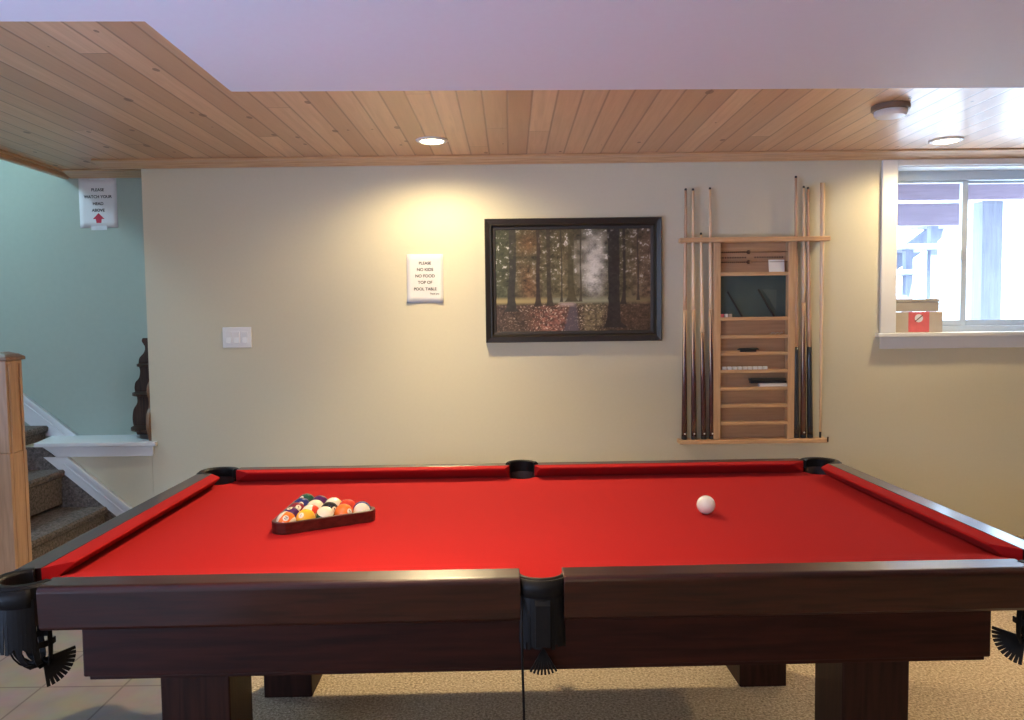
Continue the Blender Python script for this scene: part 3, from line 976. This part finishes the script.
# scoring wires with beads
for z in (1.686, 1.629):
    zz = z
    bm = bmesh.new()
    sweep_bm(bm, [(1.213 - 1.405, 4.418 - WY, zz - 0.585), (1.597 - 1.405, 4.418 - WY, zz - 0.585)], circle_sec(0.0016, 6))
    rod = obj('scoring_rod', bm, M['bronze'], rk, smooth=True)
    bm = bmesh.new()
    bead = None
    for k in range(13):
        bm = bmesh.new()
        lathe_bm(bm, [(0.0, -0.006), (0.004, -0.004), (0.0052, 0), (0.004, 0.004), (0.0, 0.006)], 8, close=False)
        x = 1.222 + k * 0.0118
        bm.transform(Matrix.Translation((x - 1.405, 4.418 - WY, zz - 0.585)) @ Matrix.Rotation(PI / 2, 4, 'Y'))
        obj('bead', bm, M['bronze'], rod, smooth=True)
    bm = bmesh.new()
    lathe_bm(bm, [(0.0, -0.011), (0.008, -0.009), (0.012, -0.004), (0.012, 0.004), (0.008, 0.009), (0.0, 0.011)], 12, close=False)
    bm.transform(Matrix.Translation((1.374 - 1.405, 4.418 - WY, zz - 0.585)) @ Matrix.Rotation(PI / 2, 4, 'Y'))
    obj('slider', bm, M['bronze'], rod, smooth=True)
for ks in (range(0, 11), range(14, 26)):
    bm = bmesh.new()
    for k in ks:
        x = 1.222 + k * 0.0143
        box_bm(bm, x - 0.0045 - 1.405, x + 0.0045 - 1.405, 4.4505 - WY, 4.4515 - WY, 1.653 - 0.585, 1.662 - 0.585)
    obj('score_marks', bm, M['bronze'], rk, label='row of dark printed score marks')
rkb('end_hook', M['bronze'], [(1.818, 1.826, 4.370, 4.378, 0.590, 0.620)], bevel=0.002)

# things on the rack
card = tag(boxes('card', M['paper'], None, [(-0.046, 0.046, -0.0015, 0.0015, 0, 0.070)], loc=(1.535, 4.412, 1.5715)), 'small blank white card standing on top shelf of the cue rack', 'card')
card.rotation_euler = (math.radians(-8), 0, math.radians(4))
for (xt, zt, xb, lb) in ((1.258, 1.462, 1.341, 'dark thin stick leaning on the chalkboard at its left'), (1.436, 1.474, 1.525, 'dark thin stick leaning on the chalkboard at its right')):
    bm = bmesh.new()
    sweep_bm(bm, [(xb, 4.426, 1.3165), (xt, 4.436, zt)], rect_sec(0.011, 0.009), up=Vector((0, 1, 0)))
    tag(obj('stick', bm, M['black'], None, bevel=0.002), lb, 'stick', 'sticks leaning on the chalkboard')
bm = bmesh.new()
prism_bm(bm, [(1.462, 1.474), (1.546, 1.470), (1.544, 1.352)], 'Y', 4.4440, 4.4455)  # flat lighter triangle laid on the chalkboard
tag(obj('board_triangle', bm, plain('grey_green_patch', (0.085, 0.115, 0.105), 0.4), None), 'grey green triangular patch on the chalkboard beside the right stick', 'card')
for i, (x, mt, lb) in enumerate(((1.224, 'red', 'reddish little chalk cube at left corner under the chalkboard'), (1.246, 'white', 'white little chalk cube second from left under the chalkboard'), (1.270, 'cream', 'cream little chalk cube third from left under the chalkboard'))):
    m = M['redlabel'] if mt == 'red' else M['paper'] if mt == 'white' else M['cardboard']
    t = tag(boxes('chalk_cube', m, None, [(-0.009, 0.009, -0.009, 0.009, 0, 0.019)], loc=(x, 4.418, 1.3145), bevel=0.002), lb, 'chalk', 'chalk cubes below the chalkboard')
    bm = bmesh.new()
    lathe_bm(bm, [(0.0, 0.0192), (0.006, 0.0192), (0.006, 0.0196), (0.0, 0.0196)], 10, close=False)
    obj('chalk_top', bm, M['navy'], t)
# small chain heap
bm = bmesh.new()
for k in range(9):
    x = -0.032 + k * 0.008
    a = k * 1.3
    pts = [(x + 0.006 * math.cos(q), 0.004 * math.sin(q) * math.cos(a), 0.0055 + 0.004 * math.sin(q) * math.sin(a) + 0.003 * (k % 3)) for q in np.linspace(0, 2 * PI, 9)]
    sweep_bm(bm, pts, circle_sec(0.0012, 5), up=Vector((0.3, 0.2, 1)), caps=False)
tag(obj('key_chain', bm, M['steel'], None, loc=(1.538, 4.424, 1.2105)), 'small metal chain heaped at right end of second shelf below chalkboard', 'chain')
# brush
t = thing('brush', 'black oval handled brush lying on the third shelf below the chalkboard', 'brush', (1.376, 4.424, 1.1125))
bm = bmesh.new()
sweep_bm(bm, [(-0.062, 0, 0.013), (-0.05, 0, 0.016), (0.05, 0, 0.018), (0.062, 0, 0.014)], [(0.012 * math.cos(q), 0.006 * math.sin(q)) for q in np.linspace(0, 2 * PI, 10)[:-1]], scales=[0.5, 1, 1, 0.5])
obj('brush_back', bm, M['black'], t, smooth=True)
boxes('bristles', M['black'], t, [(-0.045, 0.045, -0.009, 0.009, 0.0, 0.013)])
t = tag(boxes('pencil', M['rack_x'], None, [(-0.055, 0.055, -0.004, 0.004, 0, 0.008)], loc=(1.270, 4.424, 1.1125), bevel=0.002), 'thin wooden strip lying left of the black brush', 'strip')
# nine white blocks
proto = None
ords = ['leftmost', 'second from left', 'third from left', 'fourth from left', 'middle', 'sixth from left', 'seventh from left', 'eighth from left', 'rightmost']
for k in range(9):
    if proto is None:
        o = proto = boxes('chalk_block', M['paper'], None, [(-0.0115, 0.0115, -0.010, 0.010, 0, 0.017)], bevel=0.002)
    else:
        o = proto.copy()
        COL.objects.link(o)
    o.location = (1.236 + k * 0.0295, 4.416, 1.0115)
    tag(o, '%s small white block of the row of nine on the rack shelf' % ords[k], 'block', 'row of white blocks on the rack shelf')
tag(boxes('flat_box', M['paper'], None, [(-0.080, 0.080, -0.018, 0.018, 0, 0.018)], loc=(1.520, 4.427, 0.9105), bevel=0.002), 'flat white box lying under the dark case on the rack shelf', 'box')
t = thing('dark_case', 'dark flat case lying on the white box on rack shelf', 'case', (1.492, 4.427, 0.9295))
boxes('case_body', M['navy'], t, [(-0.105, 0.105, -0.017, 0.017, 0, 0.014)], bevel=0.003)
boxes('case_lid', M['black'], t, [(-0.108, 0.100, -0.018, 0.018, 0.0142, 0.030)], bevel=0.004)


# ------------------------------------------------------------------ cues
def cue(name, label, xb, xt, z0, ztop, style, group):
    """a cue standing butt down (or tip down) between (xb, z0) and (xt, ztop)"""
    Ln = ztop - z0
    t = thing(name, label, 'cue', (xb, CY - 0.005, z0), 0, group)
    t.rotation_euler = (math.radians(0.0), math.atan2(xt - xb, Ln), 0)
    r = lambda z: 0.0165 + (0.0068 - 0.0165) * (z / Ln) ** 1.15
    if style == 'inverted':
        r2 = lambda z: 0.0062 + 0.0078 * (z / Ln)
        bm = bmesh.new()
        lathe_bm(bm, [(r2(z), z) for z in np.linspace(0.035, Ln, 12)], 14)
        obj('shaft', bm, M['shaft'], t, smooth=True)
        bm = bmesh.new()
        lathe_bm(bm, [(0.0058, 0.0), (0.0064, 0.004), (0.0064, 0.035)], 12)
        obj('tip', bm, M['black'], t, label='black tip pointing down')
        return t
    jz = {'points': 0.52, 'brown': 0.54, 'navy': 0.545}[style]
    cutz = Ln * jz if style != 'navy' else 0.53
    zs_ = np.linspace(0.02, cutz, 10)
    bm = bmesh.new()
    lathe_bm(bm, [(r(z), z) for z in zs_], 16)
    if style == 'navy':
        mt = M['navy']
    else:
        nm = 'butt_' + style
        if nm not in M:
            M[nm] = butt_mat(nm, (0.065, 0.016, 0.014) if style == 'points' else (0.10, 0.035, 0.022), (0.62, 0.42, 0.26), cutz, 0.36)
        mt = M[nm]
    obj('butt', bm, mt, t, smooth=True, label='dark butt')
    bm = bmesh.new()
    lathe_bm(bm, [(r(z), z) for z in np.linspace(cutz, Ln - 0.012, 10)], 12)
    obj('shaft', bm, M['shaft_dark'] if style == 'navy' or xb < 1.03 else M['shaft'], t, smooth=True, label='pale wood shaft')
    bm = bmesh.new()
    lathe_bm(bm, [(0.0070, Ln - 0.012), (0.0070, Ln - 0.004), (0.0062, Ln), (0.0, Ln + 0.002)], 12)
    obj('tip', bm, M['black'], t, label='black tip')
    bm = bmesh.new()
    lathe_bm(bm, [(0.0140, 0.0), (0.0166, 0.004), (0.0166, 0.020)], 14)
    obj('bumper', bm, M['black'], t, label='black bumper')
    if style != 'navy':
        bm = bmesh.new()
        lathe_bm(bm, [(0.0, 0.0), (0.0050, 0.0), (0.0050, 0.0012), (0.0, 0.0012)], 12, close=False)
        bm.transform(Matrix.Translation((0, -0.0160, 0.034)) @ Matrix.Rotation(PI / 2, 4, 'X'))
        obj('inlay', bm, M['whiteplastic'], t, label='round white inlay')
    return t


lab_l = ['maroon butted pool cue leftmost in left bay of the rack', 'maroon butted pool cue second from left in left rack bay',
         'short maroon butted pool cue third from left in left rack bay', 'maroon butted pool cue next to left upright of the rack']
for (xb, xt, zt), lb in zip(CUES_L, lab_l):
    cue('pool_cue', lb, xb, xt, 0.6075, zt, 'points', 'pool cues in the left rack bay')
lab_r = ['tallest pool cue with black butt next to right rack upright', 'brown butted pool cue between two black butted cues at right',
         'black butted pool cue right of the brown butted cue']
for (xb, xt, zt), lb, st in zip(CUES_R, lab_r, ('navy', 'brown', 'navy')):
    cue('pool_cue', lb, xb, xt, 0.6075, zt, st, 'pool cues in the right rack bay')
cue('pool_cue', 'slim pale cue standing tip down at right end of the rack', 1.797, 1.797, 0.6075, 2.074, 'inverted', 'pool cues in the right rack bay')

# ------------------------------------------------------------------ boxes on the window stool
t = thing('cardboard_box', 'tan cardboard box with red label on the window sill', 'box', (2.400, 4.532, 1.2112))
boxes('carton', M['cardboard'], t, [(-0.140, 0.140, -0.040, 0.040, 0, 0.121)], bevel=0.003)
boxes('label_panel', M['redlabel'], t, [(-0.062, 0.060, -0.0412, -0.0402, 0.002, 0.120)], label='red label')
bm = bmesh.new()
lathe_bm(bm, [(0.0, 0.0), (0.024, 0.0), (0.024, 0.0008), (0.0, 0.0008)], 20, close=False)
bm.transform(Matrix.Translation((-0.002, -0.0413, 0.083)) @ Matrix.Rotation(PI / 2, 4, 'X'))
em = obj('emblem', bm, M['paper'], t, label='round white emblem')
bm = bmesh.new()
prism_bm(bm, [(-0.027, 0.066), (-0.022, 0.063), (0.022, 0.098), (0.017, 0.102)], 'Y', -0.0428, -0.0422)
obj('emblem_slash', bm, M['bronze'], em, label='dark diagonal slash')
t = thing('cardboard_box', 'low grey cardboard carton stacked on the red labelled box', 'box', (2.388, 4.530, 1.3334))
boxes('carton', M['cardboard2'], t, [(-0.130, 0.130, -0.038, 0.038, 0, 0.055)], bevel=0.003)
boxes('lid', M['cardboard2'], t, [(-0.1325, 0.1325, -0.0405, 0.0405, 0.0555, 0.074)], bevel=0.003)

# ------------------------------------------------------------------ pool table
TX, TY, TA = 0.0505, 2.3288, 0.01937
RZ = 0.7574                     # rail top
BZ = 0.7130                     # cloth
LU, LV, CU, WD = 1.1175, 0.5594, 0.0489, 0.0675
OU, OV = LU + CU + WD, LV + CU + WD
pt = thing('pool_table', 'dark mahogany pool table with red cloth and black leather pockets', 'pool table', (TX, TY, 0), TA)

# playing bed with pocket cut-outs
def arc(cx, cy, r, a0, a1, k=10):
    return [(cx + r * math.cos(a), cy + r * math.sin(a)) for a in np.linspace(a0, a1, k)]


PCU, PCV = LU + 0.044, LV + 0.044      # corner pocket centres
PSV = LV + 0.055                       # side pocket centres
eu, ev = LU + CU, LV + CU
poly = []
def corner(sx, sy):
    cx, cy, r = sx * PCU, sy * PCV, 0.058
    du = math.sqrt(r * r - (ev - PCV) ** 2)
    dv = math.sqrt(r * r - (eu - PCU) ** 2)
    p_long = (cx - sx * du, sy * ev)
    p_side = (sx * eu, cy - sy * dv)
    a0 = math.atan2(p_long[1] - cy, p_long[0] - cx)
    a1 = math.atan2(p_side[1] - cy, p_side[0] - cx)
    # go round through the inner side
    mid = math.atan2(-sy, -sx)
    def unwrap(a):
        while a - mid > PI: a -= 2 * PI
        while a - mid < -PI: a += 2 * PI
        return a
    return arc(cx, cy, r, unwrap(a0), unwrap(a1), 12)
def side(sy):
    r = 0.052
    du = math.sqrt(r * r - (ev - PSV) ** 2)
    cy = sy * PSV
    a_l = math.atan2(sy * ev - cy, -du)
    a_r = math.atan2(sy * ev - cy, du)
    mid = -sy * PI / 2
    def unwrap(a):
        while a - mid > PI: a -= 2 * PI
        while a - mid < -PI: a += 2 * PI
        return a
    return arc(0, cy, r, unwrap(a_l), unwrap(a_r), 12)
poly += list(reversed(corner(-1, -1)))          # side -> long
poly += side(-1)
poly += corner(1, -1)
poly += list(reversed(corner(1, 1)))
poly += list(reversed(side(1)))
poly += corner(-1, 1)
bm = bmesh.new()
prism_bm(bm, poly, 'Z', BZ - 0.028, BZ)
obj('cloth_bed', bm, M['cloth'], pt, label='red cloth bed')

# cabinet, rails, cushions
CZ0, CZ1 = 0.549, 0.660
bm = bmesh.new()
cu_, cv_ = 1.014, OV - 0.014
for (a, b, c, d) in ((-cu_, cu_, -cv_, -cv_ + 0.035), (-cu_, cu_, cv_ - 0.035, cv_), (-cu_, -cu_ + 0.035, -cv_ + 0.035, cv_ - 0.035), (cu_ - 0.035, cu_, -cv_ + 0.035, cv_ - 0.035)):
    box_bm(bm, a, b, c, d, CZ0, CZ1 + 0.02)
box_bm(bm, -cu_ + 0.02, cu_ - 0.02, -cv_ + 0.02, cv_ - 0.02, CZ0 + 0.06, BZ - 0.030)
obj('cabinet', bm, M['mahogany'], pt, bevel=0.004)
for sv in (-1, 1):
    boxes('cabinet_moulding', M['mahogany'], pt, [(-cu_ + 0.012, cu_ - 0.012, sv * (cv_ - 0.017) - 0.013, sv * (cv_ - 0.017) + 0.013, CZ0 - 0.008, CZ0 + 0.001)], bevel=0.002)

for su in (-1, 1):
    for sv in (-1, 1):
        boxes('leg', M['mahogany_z'], pt, [(su * 0.843 - 0.084, su * 0.843 + 0.084, sv * 0.400 - 0.084, sv * 0.400 + 0.084, 0.001, CZ0 + 0.08)], bevel=0.004)

# wood rail profile: (distance out from the cushion back, height)
def rail_prof():
    R = 0.014
    pts = [(0.0, RZ - 0.10), (0.0, RZ), (WD - R, RZ - 0.001)]
    for a in np.linspace(PI / 2, 0, 6)[1:]:
        pts.append((WD - R + R * math.cos(a), RZ - 0.001 - R + R * math.sin(a)))
    pts += [(WD - 0.002, RZ - 0.055), (WD - 0.004, RZ - 0.092), (WD - 0.010, RZ - 0.10)]
    return pts


CP = [(0.0, RZ - 0.0005), (CU - 0.003, RZ - 0.002), (CU, RZ - 0.005), (CU - 0.002, RZ - 0.009), (0.004, BZ + 0.0005), (0.0, BZ + 0.0005)]


def rail_long(sv, u0, u1, end0, end1):
    bm = bmesh.new()
    prism_bm(bm, [(sv * (ev + d), z) for d, z in rail_prof()], 'X', u0, u1)
    obj('rail', bm, M['railtop'], pt, bevel=0.0015, smooth=False)
    bm = bmesh.new()
    A = [bm.verts.new((u0 + end0 * (d / CU), sv * (ev - d), z)) for d, z in CP]
    B = [bm.verts.new((u1 - end1 * (d / CU), sv * (ev - d), z)) for d, z in CP]
    n = len(CP)
    bm.faces.new(A)
    bm.faces.new(list(reversed(B)))
    for i in range(n):
        bm.faces.new((A[(i + 1) % n], A[i], B[i], B[(i + 1) % n]))
    obj('cushion', bm, M['cloth'], pt, bevel=0.0015, label='red cloth cushion')


def rail_side(su, v0, v1):
    bm = bmesh.new()
    prism_bm(bm, [(su * (eu + d), z) for d, z in rail_prof()], 'Y', v0, v1)
    obj('rail', bm, M['railtop_y'], pt, bevel=0.0015)
    bm = bmesh.new()
    A = [bm.verts.new((su * (eu - d), v0 + 0.055 * (d / CU), z)) for d, z in CP]
    B = [bm.verts.new((su * (eu - d), v1 - 0.055 * (d / CU), z)) for d, z in CP]
    n = len(CP)
    bm.faces.new(A)
    bm.faces.new(list(reversed(B)))
    for i in range(n):
        bm.faces.new((A[(i + 1) % n], A[i], B[i], B[(i + 1) % n]))
    obj('cushion', bm, M['cloth'], pt, bevel=0.0015, label='red cloth cushion')


for sv in (-1, 1):
    rail_long(sv, -1.100, -0.048, 0.060, 0.018)
    rail_long(sv, 0.048, 1.100, 0.018, 0.060)
for su in (-1, 1):
    rail_side(su, -0.542, 0.542)


def strip_bm(bm, pts, w, th, up):
    sweep_bm(bm, pts, rect_sec(w, th), up=up)


def pocket(cu, cv, out, r_in, r_out, half, is_corner, string=False, rise=0.0):
    """leather pocket: rim, lining cup, fringe, strap basket and tassel; out = outward angle"""
    p = bpy.data.objects.new('pocket', None)
    COL.objects.link(p)
    p.parent = pt
    p.location = (cu, cv, RZ)
    p.rotation_euler = (0, 0, out)           # local +X points outward
    p['label'] = 'black leather pocket'
    # rim
    bm = bmesh.new()
    rm, w = (r_in + r_out) / 2, (r_out - r_in)
    sec = [(-w / 2, -0.034), (w / 2, -0.034), (w / 2, rise - 0.006), (w / 2 - 0.005, rise), (-w / 2 + 0.005, rise), (-w / 2, rise - 0.005)]
    sweep_bm(bm, [(rm * math.cos(a), rm * math.sin(a), 0) for a in np.linspace(-half, half, 25)], sec)
    obj('pocket_rim', bm, M['leather'], p, smooth=False, bevel=0.002)
    # lining
    bm = bmesh.new()
    k = 28
    prof = [(r_in + 0.004, min(rise, 0.0) - 0.006), (r_in + 0.002, -0.05), (r_in - 0.004, -0.10)]
    angs = np.linspace(-half, half, k)
    inner = [[bm.verts.new((r * math.cos(a), r * math.sin(a), z)) for a in angs] for r, z in prof]
    outer = [[bm.verts.new(((r + 0.003) * math.cos(a), (r + 0.003) * math.sin(a), z)) for a in angs] for r, z in prof]
    for i in range(k - 1):
        for A, B in zip(inner, inner[1:]):
            bm.faces.new((A[i], A[i + 1], B[i + 1], B[i]))
        for A, B in zip(outer, outer[1:]):
            bm.faces.new((A[i], B[i], B[i + 1], A[i + 1]))
        bm.faces.new((inner[0][i], outer[0][i], outer[0][i + 1], inner[0][i + 1]))
    obj('pocket_lining', bm, M['cup'], p, smooth=True)
    # fringe of hanging leather strips around the outside
    fh = min(half, math.radians(80)) if is_corner else math.radians(62)
    nfr = 26 if is_corner else 16
    rf = r_out + 0.003
    bm = bmesh.new()
    a_ = np.linspace(-fh, fh, 21)
    top = [bm.verts.new(((rf + 0.001) * math.cos(a), (rf + 0.001) * math.sin(a), -0.006)) for a in a_]
    low = [bm.verts.new(((rf + 0.002) * math.cos(a), (rf + 0.002) * math.sin(a), -0.046)) for a in a_]
    for i in range(20):
        bm.faces.new((top[i], top[i + 1], low[i + 1], low[i]))
    o = obj('pocket_shield', bm, M['leather'], p, smooth=True)
    sd = o.modifiers.new('thickness', 'SOLIDIFY')
    sd.thickness = 0.004
    bm = bmesh.new()
    ln = 0.112 if is_corner else 0.125
    for i in range(2 * nfr):
        i = i * 0.5 + (0.2 if i % 2 else 0.0)
        a = -fh + 2 * fh * (i + 0.5) / nfr
        h = ln * random.uniform(0.92, 1.06)
        tilt = random.uniform(-0.03, 0.03)
        x0, y0 = rf * math.cos(a), rf * math.sin(a)
        x1, y1 = (rf + 0.001 + random.uniform(0, 0.003)) * math.cos(a + tilt), (rf + 0.002) * math.sin(a + tilt)
        strip_bm(bm, [(x0, y0, -0.030), ((x0 + x1) / 2, (y0 + y1) / 2, -0.030 - h / 2), (x1, y1, -0.030 - h)], 2 * fh * rf / nfr * 0.86, 0.0022, Vector((math.cos(a), math.sin(a), 0)))
    obj('pocket_fringe', bm, M['leather'], p)
    # basket of straps gathered under the table, ending in a flared tassel
    if is_corner:
        end = Vector((-0.026, 0, -0.200))
        dirv = Vector((-0.78, 0, -0.62)).normalized()
    else:
        end = Vector((r_out + 0.008, 0, -0.156))
        dirv = Vector((0, 0, -1))
    bm = bmesh.new()
    if is_corner:
        for a in np.linspace(-2.2, 2.2, 7):
            s0 = Vector(((r_in - 0.004) * math.cos(a), (r_in - 0.004) * math.sin(a), -0.085))
            m1 = Vector((s0.x * 1.15, s0.y * 1.15, -0.155))
            m2 = Vector((s0.x * 0.9 - 0.01, s0.y * 0.9, -0.225))
            pts = []
            for q in np.linspace(0, 1, 9):
                pts.append((1 - q) ** 3 * s0 + 3 * q * (1 - q) ** 2 * m1 + 3 * q * q * (1 - q) * m2 + q ** 3 * end)
            strip_bm(bm, pts, 0.013, 0.0035, Vector((math.cos(a), math.sin(a), 0.3)))
        rr = r_in * 0.80
        sweep_bm(bm, [(rr * math.cos(a) - 0.012, rr * math.sin(a), -0.150) for a in np.linspace(-2.5, 2.5, 20)], rect_sec(0.004, 0.014))
        obj('pocket_basket', bm, M['leather'], p, bevel=0.001)
    else:
        strip_bm(bm, [(r_out - 0.006, 0, -0.036), (r_out + 0.007, 0, -0.06), (r_out + 0.007, 0, -0.152)], 0.034, 0.004, Vector((1, 0, 0)))
        obj('pocket_strap', bm, M['leather'], p, bevel=0.001)
    bm = bmesh.new()
    n = 11 if is_corner else 8
    for i in range(n):
        f = (i / (n - 1) - 0.5) * 2
        ang = f * (0.80 if is_corner else 0.52)
        if is_corner:
            side_ = Vector((0.62, 0, -0.78))
        else:
            side_ = Vector((0, 1, 0))
        d = (dirv * math.cos(ang) + side_ * math.sin(ang)).normalized()
        nrm = dirv.cross(side_)
        strip_bm(bm, [end, end + d * 0.03, end + d * (0.066 if is_corner else 0.058)], 0.0075 if is_corner else 0.0042, 0.003, nrm)
    obj('pocket_tassel', bm, M['leather'], p)
    if string:
        bm = bmesh.new()
        sx = r_out + 0.010
        sweep_bm(bm, [(sx - 0.02, -0.045, -0.04), (sx, -0.047, -0.10), (sx + 0.002, -0.046, -0.20), (sx, -0.044, -0.30), (sx + 0.004, -0.046, -0.40), (sx, -0.044, -0.52)], circle_sec(0.0028, 6), up=Vector((1, 0, 0)))
        obj('pocket_string', bm, M['leather'], p, smooth=True, label='thin dangling black string')


for su in (-1, 1):
    for sv in (-1, 1):
        pocket(su * PCU, sv * PCV, math.atan2(sv, su), 0.050, 0.077, math.radians(118), True, rise=0.001)
pocket(0, -PSV, -PI / 2, 0.047, 0.064, math.radians(86), False, string=True, rise=-0.003)
pocket(0, PSV, PI / 2, 0.047, 0.064, math.radians(86), False, rise=0.010)

# ------------------------------------------------------------------ balls and triangle
BR = 0.0286


def ball_mesh(name, mat, loc, rot, num=None, label=None, group=None):
    bm = bmesh.new()
    bmesh.ops.create_uvsphere(bm, u_segments=40, v_segments=24, radius=BR)
    o = obj(name, bm, mat, None, loc=loc, smooth=True)
    o.rotation_euler = rot
    tag(o, label, 'ball', group)
    if num:
        bm = bmesh.new()
        for s in (1, -1):
            me = text_mesh(num, 0.011, 'CENTER', 0.0)
            b2 = bmesh.new()
            b2.from_mesh(me)
            bpy.data.meshes.remove(me)
            bmesh.ops.subdivide_edges(b2, edges=b2.edges[:], cuts=1)
            for v in b2.verts:
                y, z = v.co.x * s, v.co.y
                v.co = Vector((s * math.sqrt(max(BR * BR - y * y - z * z, 1e-8)), y, z)) * 1.002
            tmp = bpy.data.meshes.new('n')
            b2.to_mesh(tmp)
            b2.free()
            bm.from_mesh(tmp)
            bpy.data.meshes.remove(tmp)
        obj('number', bm, M['ink'], o, label='black number')
    return o


white_ball = plain('ivory_ball', (0.80, 0.76, 0.68), 0.12, noise=0.01, coat=0.4)
ball_mesh('cue_ball', white_ball, (0.600, 2.342, BZ + BR + 0.0005), (0, 0, 0), None, 'plain white cue ball alone on right half of the red cloth')

TANG = math.radians(30.5)
tmid = Vector((-0.562, 2.266))
du, dn = Vector((math.cos(TANG), math.sin(TANG))), Vector((-math.sin(TANG), math.cos(TANG)))
DIA = 0.0577
YEL, BLU, RED, PUR, ORA, GRN, MAR, BLK = (0.80, 0.42, 0.03), (0.02, 0.03, 0.16), (0.62, 0.05, 0.02), (0.07, 0.015, 0.09), (0.78, 0.16, 0.02), (0.015, 0.075, 0.045), (0.20, 0.02, 0.03), (0.012, 0.012, 0.014)
# rows from the near side of the triangle to its apex: (colour, stripe?, number, rotation)
T3 = math.radians
ROWS = [
    [(ORA, True, '13', (T3(-50), T3(35), T3(105)), 'orange striped ball at near left corner of the triangle'),
     (YEL, False, '1', (0, T3(-35), T3(-110)), 'yellow ball second from left in front row of the triangle'),
     (GRN, True, '14', (T3(25), T3(6), T3(20)), 'white ball with dark green stripe in middle of the front row'),
     (ORA, False, '5', (0, T3(-20), T3(-35)), 'orange ball fourth from left in front row of the triangle'),
     (BLU, True, '10', (T3(84), T3(0), T3(8)), 'mostly white ball at near right corner of the triangle')],
    [(PUR, True, '12', (0, T3(75), T3(60)), 'dark purple ball behind the orange striped corner ball'),
     (RED, True, '11', (T3(55), T3(10), T3(-60)), 'red striped ball in second row behind the yellow ball'),
     (BLK, False, '8', (0, T3(20), T3(140)), 'black ball in second row of the triangle'),
     (RED, False, '3', (0, T3(-60), T3(150)), 'plain red ball behind the orange ball in second row')],
    [(MAR, False, '7', (0, T3(40), T3(120)), 'maroon ball at left side of the middle row'),
     (GRN, True, '6', (T3(15), T3(0), T3(40)), 'green striped ball at centre of the racked balls'),
     (YEL, True, '9', (T3(40), T3(-20), T3(10)), 'yellow striped ball at right end of the middle row')],
    [(BLU, False, '2', (0, T3(30), T3(100)), 'dark blue ball left in the pair before the apex'),
     (PUR, False, '4', (0, T3(40), T3(-60)), 'purple ball right in the pair before the apex')],
    [(GRN, False, '6', (0, T3(40), T3(60)), 'dark green ball at far apex of the triangle')],
]
bi = 0
for r, row in enumerate(ROWS):
    n = len(row)
    for k, (col, stripe, num, rot, lb) in enumerate(row):
        p = tmid + du * (DIA * (k - (n - 1) / 2)) + dn * (DIA * r * math.sqrt(3) / 2)
        if r == 2 and k == 1:
            num = '15'
        ball_mesh('pool_ball', ball_mat('ball_%d' % bi, col, stripe), (p.x, p.y, BZ + BR + 0.0005), rot, num, lb, 'racked pool balls in the triangle')
        bi += 1

# rounded triangle frame: offset curves of the triangle of corner ball centres
cA, cB, cC = tmid - du * DIA * 2, tmid + du * DIA * 2, tmid + dn * DIA * 4 * math.sqrt(3) / 2
cen = (cA + cB + cC) / 3


def offset_tri(r, k=8):
    out = []
    for c, a0 in ((cA, 210), (cB, 330), (cC, 90)):
        for a in np.linspace(a0 - 60, a0 + 60, k):
            th = math.radians(a) + TANG
            out.append(Vector((c.x + r * math.cos(th), c.y + r * math.sin(th))))
    return out


ri, ro = offset_tri(BR + 0.0008), offset_tri(BR + 0.0118)
bm = bmesh.new()
n = len(ri)
z0, z1 = BZ + 0.001, BZ + 0.035
V = [[bm.verts.new((p.x - cen.x, p.y - cen.y, z - BZ)) for p in P] for P, z in ((ri, z0), (ro, z0), (ro, z1), (ri, z1))]
for a in range(4):
    A, B = V[a], V[(a + 1) % 4]
    for i in range(n):
        j = (i + 1) % n
        bm.faces.new((A[i], A[j], B[j], B[i]))
tag(obj('ball_triangle', bm, M['triangle'], None, loc=(cen.x, cen.y, BZ), bevel=0.002), 'dark wooden triangle rack holding fifteen balls on the red cloth', 'ball rack')
